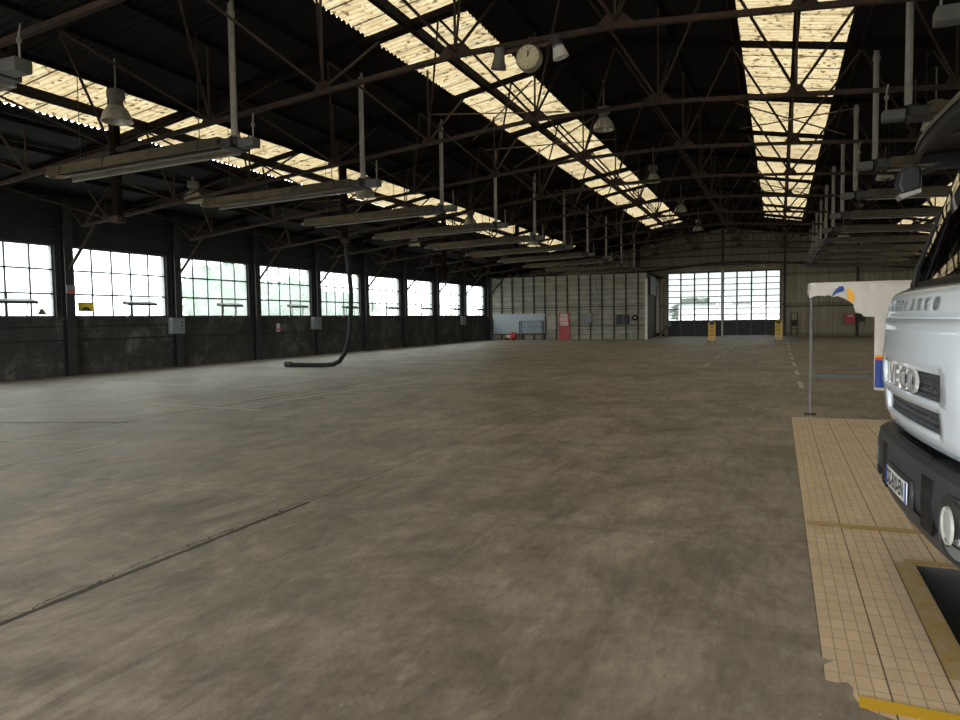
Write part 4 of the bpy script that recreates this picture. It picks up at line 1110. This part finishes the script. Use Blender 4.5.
# windscreen, pillars, roof
wv = [v * 0.965 for v in VS if abs(v) <= 1.09]
surf(wv, [1.78, 2.0, 2.2, 2.4, 2.56], off=0.012).build('windscreen', M['screen'], tk, smooth=40)
surf(VS, [1.74, 1.765, 1.785], off=0.010).build('wiper_cowl', M['truck_black'], tk, smooth=40, solid=0.02)
for sg in (1, -1):
    vs_ = sorted([sg * q for q in (1.04, 1.06, 1.085, 1.105, 1.117, 1.12)])
    surf(vs_, [1.78, 2.0, 2.2, 2.4, 2.56]).build('pillar', M['truck_black'], tk, smooth=40, solid=0.03)
surf(VS, [2.56, 2.62, 2.68, 2.74, 2.8, 2.84]).build('header_panel', M['truck_white'], tk, smooth=40, solid=0.03)
CX = 2.35
def side_x(z): return prof(z) + plan(HWID) 
for sg in (1, -1):
    y = TC + sg * HWID
    b = MB()
    b.poly([(side_x(1.0), y, 1.0), (CX, y, 1.0), (CX, y, 1.78), (side_x(1.78), y, 1.78)])
    b.poly([(2.05, y, 1.78), (CX, y, 1.78), (CX, y, 2.84), (2.05, y, 2.84)])
    b.poly([(side_x(2.56), y, 2.56), (2.05, y, 2.56), (2.05, y, 2.84), (side_x(2.84), y, 2.84)])
    b.build('side_panel', M['truck_white'], tk, solid=0.03)
    MB().poly([(side_x(1.8) + 0.05, y - sg * .01, 1.8), (2.03, y - sg * .01, 1.8), (2.03, y - sg * .01, 2.54), (side_x(2.5) + 0.07, y - sg * .01, 2.54)]).build('door_glass', M['screen'], tk)
    d = MB().box(1.15, 1.165, y - 0.008 if sg < 0 else y, y if sg < 0 else y + 0.008, 1.02, 1.78).box(2.05, 2.065, y - 0.008 if sg < 0 else y, y if sg < 0 else y + 0.008, 1.02, 2.6).build('door_gap', M['truck_black'], tk)
    MB().box(1.8, 1.98, y - 0.04 if sg < 0 else y, y if sg < 0 else y + 0.04, 1.45, 1.5).build('door_handle', M['truck_black'], tk)
    # steps and arch
    MB().box(0.98, 2.0, y - 0.06 if sg < 0 else y - 0.2, y + 0.2 if sg < 0 else y + 0.06, 0.52, 0.56).box(1.0, 1.35, y - 0.04 if sg < 0 else y - .2, y + 0.2 if sg < 0 else y + 0.04, 0.5, 0.98).build('cab_step', M['truck_dark'], tk)
    wy = TC + sg * 0.92
    w = MB().lathe([(0.26, -0.12), (0.44, -0.12), (0.475, -0.08), (0.475, 0.08), (0.44, 0.12), (0.26, 0.12)], (1.95, wy, 0.475), 32, 'y').build('wheel', M['tyre'], tk, smooth=40)
    MB().lathe([(0.0, 0.03 * sg), (0.12, 0.05 * sg), (0.2, 0.02 * sg), (0.26, 0.1 * sg), (0.27, 0.1 * sg)], (1.95, wy, 0.475), 24, 'y').build('wheel_rim', M['flue'], w, smooth=40)
    b = MB(); ar = [(1.95 + 0.56 * math.cos(a), wy, 0.475 + 0.56 * math.sin(a)) for a in [PI * t / 12 for t in range(13)]]
    b.grid([[(p[0], wy - 0.17, p[2]) for p in ar], [(p[0], wy + 0.17, p[2]) for p in ar]]).build('wheel_arch', M['truck_dark'], tk, solid=0.02)
MB().poly([(CX, TC - HWID, 0.98), (CX, TC + HWID, 0.98), (CX, TC + HWID, 2.84), (CX, TC - HWID, 2.84)]).build('cab_rear', M['truck_white'], tk, solid=0.03)
MB().grid([[(prof(2.84) + plan(v), TC + v, 2.84) for v in VS], [(CX, TC + v, 2.88) for v in VS]]).build('roof_panel', M['truck_white'], tk, solid=0.03)
MB().poly([(0.72, TC - 1.05, 1.0), (0.72, TC + 1.05, 1.0), (CX, TC + 1.05, 1.0), (CX, TC - 1.05, 1.0)]).build('cab_floor', M['truck_black'], tk)
# interior
MB().prism([(0.8, 1.2), (1.05, 1.2), (1.12, 1.72), (1.0, 1.80), (0.82, 1.80)], 'y', TC - 1.0, TC + 1.0).build('dashboard', M['seat'], tk)
for v in (-0.62, 0.2, 0.72):
    sx = 1.55
    st = MB().box(sx, sx + 0.5, TC + v - 0.24, TC + v + 0.24, 1.25, 1.42).prism([(sx + 0.4, 1.4), (sx + 0.55, 1.4), (sx + 0.68, 2.15), (sx + 0.56, 2.15)], 'y', TC + v - 0.22, TC + v + 0.22).build('seat', M['seat'], tk, bevel=0.03)
b = MB(); c0 = Vector((1.22, TC - 0.62, 1.85)); ring = []
for i in range(25):
    a = 2 * PI * i / 24
    ring.append(c0 + Vector((0.14 * math.cos(a), 0.21 * math.sin(a), 0.15 * math.cos(a))))
b.path(ring, 0.014, 6, caps=False).bar(ring[6], ring[18], 0.03, 0.015).bar(c0, (1.05, TC - 0.62, 1.7), 0.05).build('steering_wheel', M['truck_black'], tk)
# sun visor
b = MB()
vv = [-1.22, -1.18, -1.0, -0.8, -0.5, 0, 0.5, 0.8, 1.0, 1.18, 1.22]
def visx(v): return 0.78 + 0.06 * abs(v) ** 2.5
b.grid([[(FX(max(-1.1, min(1.1, v)), 2.62) + 0.03, TC + v, 2.80) for v in vv], [(visx(v) + 0.06, TC + v, 2.76) for v in vv], [(visx(v) + 0.01, TC + v, 2.69) for v in vv], [(visx(v) + 0.0, TC + v, 2.60) for v in vv],
        [(visx(v) + 0.03, TC + v, 2.60) for v in vv], [(visx(v) + 0.05, TC + v, 2.66) for v in vv], [(FX(max(-1.1, min(1.1, v)), 2.6) + 0.02, TC + v, 2.68) for v in vv]])
for v in (-1.22, 1.22):
    b.poly([(FX(1.1, 2.62) + 0.03, TC + v, 2.80), (visx(v) + 0.06, TC + v, 2.76), (visx(v), TC + v, 2.60), (FX(1.1, 2.6) + 0.02, TC + v, 2.6)])
b.build('sun_visor', M['truck_black'], tk, smooth=30)
b = MB(); b.grid([[(visx(v) + 0.065, TC + v, 2.765) for v in vv], [(visx(v) - 0.002, TC + v, 2.69) for v in vv], [(visx(v) - 0.004, TC + v, 2.66) for v in vv]])
b.build('visor_edge', M['hood'], tk, smooth=60, solid=0.004)  # strip in a yellowish tone painting the skylight reflection along the visor
for v in (-0.5, 0.1, 0.62): MB().lathe([(0, 0), (0.05, 0), (0.06, 0.02), (0, 0.03)], (1.0, TC + v, 2.655), 14).build('marker_lamp', M['truck_dark'], tk)
# wipers
for v in (-0.75, 0.55):
    MB().path([(FX(v, 1.76) - 0.005, TC + v, 1.76), (FX(v, 1.85) - 0.02, TC + v + .01, 1.85), (FX(v, 2.2) - 0.012, TC + v + .03, 2.2)], [0.018, 0.016, 0.01], 6).build('wiper', M['truck_black'], tk)
# mirrors
for sg in (1, -1):
    y = TC + sg * 1.42
    m_ = MB().prism([(0.83, 2.42), (0.95, 2.46), (0.95, 2.60), (0.91, 2.63), (0.82, 2.60), (0.80, 2.49)], 'y', y - 0.075, y + 0.075).build('kerb_mirror', M['truck_black'], tk, bevel=0.02)
    MB().quad((0.81, y - 0.06, 2.46), (0.81, y + 0.06, 2.46), (0.798, y + 0.06, 2.57), (0.798, y - 0.06, 2.57)).build('mirror_glass', M['lens'], m_)
    MB().prism([(0.828, 2.395), (0.945, 2.435), (0.945, 2.46), (0.812, 2.425)], 'y', y - 0.07, y + 0.07).build('chrome_lip', M['flue'], m_)
    MB().path([(0.92, y, 2.56), (1.02, TC + sg * 1.25, 2.58), (1.14, TC + sg * 1.08, 2.55)], 0.022, 8).build('mirror_arm', M['truck_black'], tk)
    y2 = TC + sg * 1.30
    MB().prism([(1.1, 1.93), (1.22, 1.93), (1.22, 2.2), (1.1, 2.2)], 'y', y2 - 0.1, y2 + 0.1).build('side_mirror', M['truck_black'], tk, bevel=0.03)
    MB().path([(1.15, y2, 2.1), (1.2, TC + sg * 1.1, 2.02)], 0.02, 6).build('mirror_arm', M['truck_black'], tk)
    # pillar wing
    MB().prism([(1.0, 1.86), (1.07, 1.84), (1.13, 2.14), (1.07, 2.16)], 'y', *sorted((TC + sg * 1.03, TC + sg * 1.14))).build('pillar_deflector', M['truck_black'], tk, bevel=0.01)
# bumper: a profile swept along the plan line
bprof = [(0.10, 0.43), (0.03, 0.47), (0.0, 0.55), (-0.02, 0.64), (-0.025, 0.80), (-0.015, 0.86), (0.02, 0.885), (0.14, 0.89), (0.17, 0.93), (0.26, 0.93)]
def bsweep(vs, prf, off=0.0):
    rows = []
    for v in vs:
        # outward direction from the plan curve
        dv = 1e-3
        def P(u):
            a = abs(u); d = 0.035 * (a / 0.85) ** 2
            if a > 0.86:
                t = min(1, (a - 0.86) / (1.15 - 0.86)); d += 0.26 * (1 - math.sqrt(max(0, 1 - t * t)))
            return d
        dx = (P(v + dv) - P(v - dv)) / (2 * dv) if abs(v) < 1.14 else 6 * (1 if v > 0 else -1)
        nrm = Vector((1, -dx)).normalized()   # inward normal in (x, v)
        base = Vector((0.615 + P(v), v))
        rows.append([(base.x + nrm.x * (p + off), TC + base.y + nrm.y * (p + off), z) for p, z in prf])
    return rows
BV = [-1.15, -1.147, -1.135, -1.11, -1.075, -1.03, -0.98, -0.93, -0.86, -0.75, -0.6, -0.45, -0.3, -0.15, 0, 0.15, 0.3, 0.45, 0.6, 0.75, 0.86, 0.93, 0.98, 1.03, 1.075, 1.11, 1.135, 1.147, 1.15]
bp = MB().grid(bsweep(BV, bprof)).build('bumper', M['truck_dark'], tk, smooth=35, solid=0.02)
def bpanel(name, v0, v1, z0, z1, mat, off, th=0.012, par=None):
    n_ = max(2, int(abs(v1 - v0) / 0.06)); vs = [v0 + (v1 - v0) * i / n_ for i in range(n_ + 1)]
    rows = bsweep(vs, [(-0.022, z0), (-0.022, z1)], off)
    return MB().grid(rows).build(name, M[mat], par or bp, smooth=60, solid=th)
bpanel('plate_surround', -0.29, 0.31, 0.605, 0.745, 'truck_dark', -0.012)
bpanel('fog_recess', -0.60, -0.42, 0.56, 0.82, 'truck_black', -0.004)
bpanel('fog_recess', 0.42, 0.60, 0.56, 0.82, 'truck_black', -0.004)
bpanel('lower_seam', -1.0, 1.0, 0.595, 0.602, 'truck_black', -0.001)
b = MB()
for i in range(6):
    rr = bsweep([-0.4 + 0.1 * j for j in range(9)], [(0.02 + i * 0.02, 0.888), (0.022 + i * 0.02, 0.905), (0.03 + i * 0.02, 0.905), (0.032 + i * 0.02, 0.888)])
    b.grid(rr)
b.build('step_ribs', M['truck_black'], bp)
# head lamps
for sg in (-1, 1):
    rows = []; zc, hz = 0.67, 0.13; vc, hv = (1.03 if sg > 0 else -0.875), (0.09 if sg > 0 else 0.16)
    def ell(s0, off):
        out = []
        for i in range(25):
            a = 2 * PI * i / 24
            v = vc + hv * s0 * math.copysign(abs(math.cos(a)) ** 0.7, math.cos(a)); z = zc + hz * s0 * math.copysign(abs(math.sin(a)) ** 0.7, math.sin(a))
            out.append(bsweep([v], [(-0.022, z)], off)[0][0])
        return out
    hl = MB().grid([ell(1.12, 0.012), ell(1.08, -0.012), ell(1.0, -0.012), ell(0.96, 0.01), ell(0.9, 0.012)]).build('headlamp', M['truck_dark'], tk, smooth=40)
    MB().grid([ell(1.0, 0.0), ell(0.7, 0.004), ell(0.35, 0.006), ell(0.01, 0.006)]).build('reflector_bowl', M['chrome'], hl, smooth=60)
    for dv_, rr_ in () if sg > 0 else ((0.07, 0.075), (-0.075, 0.062)):
        c = bsweep([vc + dv_], [(-0.022, zc)], -0.006)[0][0]
        MB().lathe([(0.0, 0.0), (rr_ * .5, -0.006), (rr_, 0.002), (rr_ * 1.1, -0.008), (rr_ * 1.15, 0.004)], c, 18, 'x').build('lamp_bowl', M['lamp_in'], hl, smooth=50)
    MB().grid([ell(1.02, -0.013), ell(0.8, -0.02), ell(0.4, -0.022), ell(0.01, -0.022)]).build('lamp_lens', M['lens'], hl, smooth=60)
    bpanel('tow_cover', *sorted((sg * 0.74, sg * 0.80)), 0.575, 0.605, 'truck_black', -0.004)
# number plate
bpanel('number_plate', -0.25, 0.27, 0.62, 0.73, 'plate', -0.026, 0.004, tk)
pl = [o for o in tk.children if o.name.startswith('number_plate')][0]
bpanel('blue_band', -0.25, -0.222, 0.62, 0.73, 'plate_blue', -0.029, 0.002, pl)
bpanel('blue_band', 0.25, 0.27, 0.62, 0.73, 'plate_blue', -0.029, 0.002, pl)
V, F_ = text_polys('DZ-810-EN', 0.112, 0.0, 'CENTER', 0.003)
b = MB()
for (x, y, z) in V: b.v.append(bsweep([0.012 - x * 0.78], [(-0.022, 0.675 + y)], -0.031)[0][0])
b.f = [tuple(f) for f in F_]; b.build('plate_characters', M['plate_ink'], pl)
# chassis and cargo body
MB().box(0.9, 5.4, TC - 0.42, TC - 0.34, 0.62, 0.84).box(0.9, 5.4, TC + 0.34, TC + 0.42, 0.62, 0.84).box(0.85, 0.95, TC - 0.8, TC + 0.8, 0.55, 0.8).build('chassis', M['truck_black'], tk)
MB().box(1.3, 2.2, TC - 0.33, TC + 0.33, 0.5, 1.0).build('engine_block', M['truck_black'], tk)
MB().box(2.5, 6.2, TC - 1.12, TC + 1.12, 0.98, 3.3).build('cargo_body', M['truck_white'], tk, bevel=0.02)
for sg in (1, -1):
    wy = TC + sg * 0.88
    w = MB().lathe([(0.26, -0.16), (0.44, -0.16), (0.475, -0.12), (0.475, 0.12), (0.44, 0.16), (0.26, 0.16)], (4.9, wy, 0.475), 32, 'y').build('wheel', M['tyre'], tk, smooth=40)
    MB().lathe([(0.0, 0.03 * sg), (0.12, 0.05 * sg), (0.2, 0.02 * sg), (0.26, 0.1 * sg), (0.27, 0.1 * sg)], (4.9, wy, 0.475), 24, 'y').build('wheel_rim', M['flue'], w, smooth=40)

tk.rotation_euler = (0, 0, math.radians(3)); tk.location.x += 0.03; tk.location.y += 0.06

# ------------------------------------------------------------------ trees outside
def tree(x, y, h, rad, lab):
    r = empty('tree', (x, y, 0), lab, 'tree', 'trees outside the hall')
    MB().path([(x, y, -0.1), (x, y, h * 0.5)], [0.2, 0.12], 8).build('trunk', M['bark'], r)
    b = MB(); rnd = random.Random(int(x * 10 + y))
    for i in range(260):
        a = rnd.uniform(0, 2 * PI); u = rnd.uniform(-1, 1); q = rad * rnd.uniform(0.55, 1.0) ; s_ = math.sqrt(1 - u * u)
        c = Vector((x + q * s_ * math.cos(a), y + q * s_ * math.sin(a), h * 0.55 + q * u * h / (2.2 * rad)))
        d1 = Vector((rnd.uniform(-1, 1), rnd.uniform(-1, 1), rnd.uniform(-1, 1))).normalized() * 0.5; d2 = d1.cross(Vector((rnd.uniform(-1, 1), rnd.uniform(-1, 1), 1))).normalized() * 0.4
        b.quad(c - d1, c - d2, c + d1, c + d2)
    b.lathe([(0.01, h * 0.95), (rad * 0.6, h * 0.85), (rad * 0.85, h * 0.55), (rad * 0.6, h * 0.25), (0.01, h * 0.18)], (x, y, 0), 14)
    b.build('crown', M['leaf'], r)
tree(-31, 34.5, 5.4, 2.6, 'pale green tree outside the third left window')
tree(-31, 41.5, 4.6, 2.8, 'pale green tree outside the fourth left window')
tree(-32, 49.0, 4.0, 2.6, 'pale green tree outside the fifth left window')
tree(-8.5, 84.0, 3.6, 2.8, 'faint green tree outside the left leaf of the far doors')
tree(-3.9, 90.0, 3.0, 2.4, 'faint green tree outside the middle of the far doors')

# ------------------------------------------------------------------ world, camera, view
W = bpy.data.worlds.new('overcast sky'); SC.world = W; W.use_nodes = True
nt = W.node_tree; bg = nt.nodes['Background']
bg.inputs[0].default_value = (0.98, 0.985, 0.98, 1); bg.inputs[1].default_value = 9.5
def portal(loc, rot, sx, sy):
    l = bpy.data.lights.new('portal', 'AREA'); l.shape = 'RECTANGLE'; l.size = sx; l.size_y = sy
    l.cycles.is_portal = True
    o = bpy.data.objects.new('daylight_portal', l); COL.objects.link(o); o.location = loc; o.rotation_euler = rot
for (a, b_) in SKY:
    portal(((a + b_) / 2, (Y0 + SKY_END) / 2, roof((a + b_) / 2) + 0.12), (0, math.atan(RS) * (1 if (a + b_) / 2 > RC else -1), 0), b_ - a, SKY_END - Y0)
portal((XL - 0.32, 26, 2.96), (0, -PI / 2, 0), 2.24, 53)
portal((XR + 0.32, 26, 2.96), (0, PI / 2, 0), 2.24, 53)
portal(((GX0 + GX1) / 2, Y1 + 0.1, 3.2), (-PI / 2, 0, 0), GX1 - GX0, 4)
portal(((OB[0] + OB[1]) / 2, Y0 - 0.25, OB[2] / 2), (PI / 2, 0, 0), OB[1] - OB[0], OB[2])

cam = bpy.data.cameras.new('camera'); co = bpy.data.objects.new('camera', cam); COL.objects.link(co)
cam.sensor_width = 36; cam.lens = 27.0; cam.clip_end = 500; cam.clip_start = 0.05
yaw, pit, rol = math.radians(22.5), math.radians(3.25), math.radians(-0.8)
fwd = Vector((-math.sin(yaw) * math.cos(pit), math.cos(yaw) * math.cos(pit), -math.sin(pit)))
rt = fwd.cross(Vector((0, 0, 1))).normalized(); up = rt.cross(fwd)
r2 = rt * math.cos(rol) + up * math.sin(rol); u2 = -rt * math.sin(rol) + up * math.cos(rol)
mt = Matrix(((r2.x, u2.x, -fwd.x), (r2.y, u2.y, -fwd.y), (r2.z, u2.z, -fwd.z))).to_4x4()
mt.translation = Vector((0, 0, 1.6)); co.matrix_world = mt
SC.camera = co
SC.view_settings.view_transform = 'Standard'; SC.view_settings.look = 'None'
SC.view_settings.exposure = 1.5; SC.view_settings.gamma = 1.0; SC.view_settings.use_curve_mapping = False
SC.cycles.use_denoising = True
SC.cycles.max_bounces = 10; SC.cycles.transparent_max_bounces = 16; SC.cycles.diffuse_bounces = 5
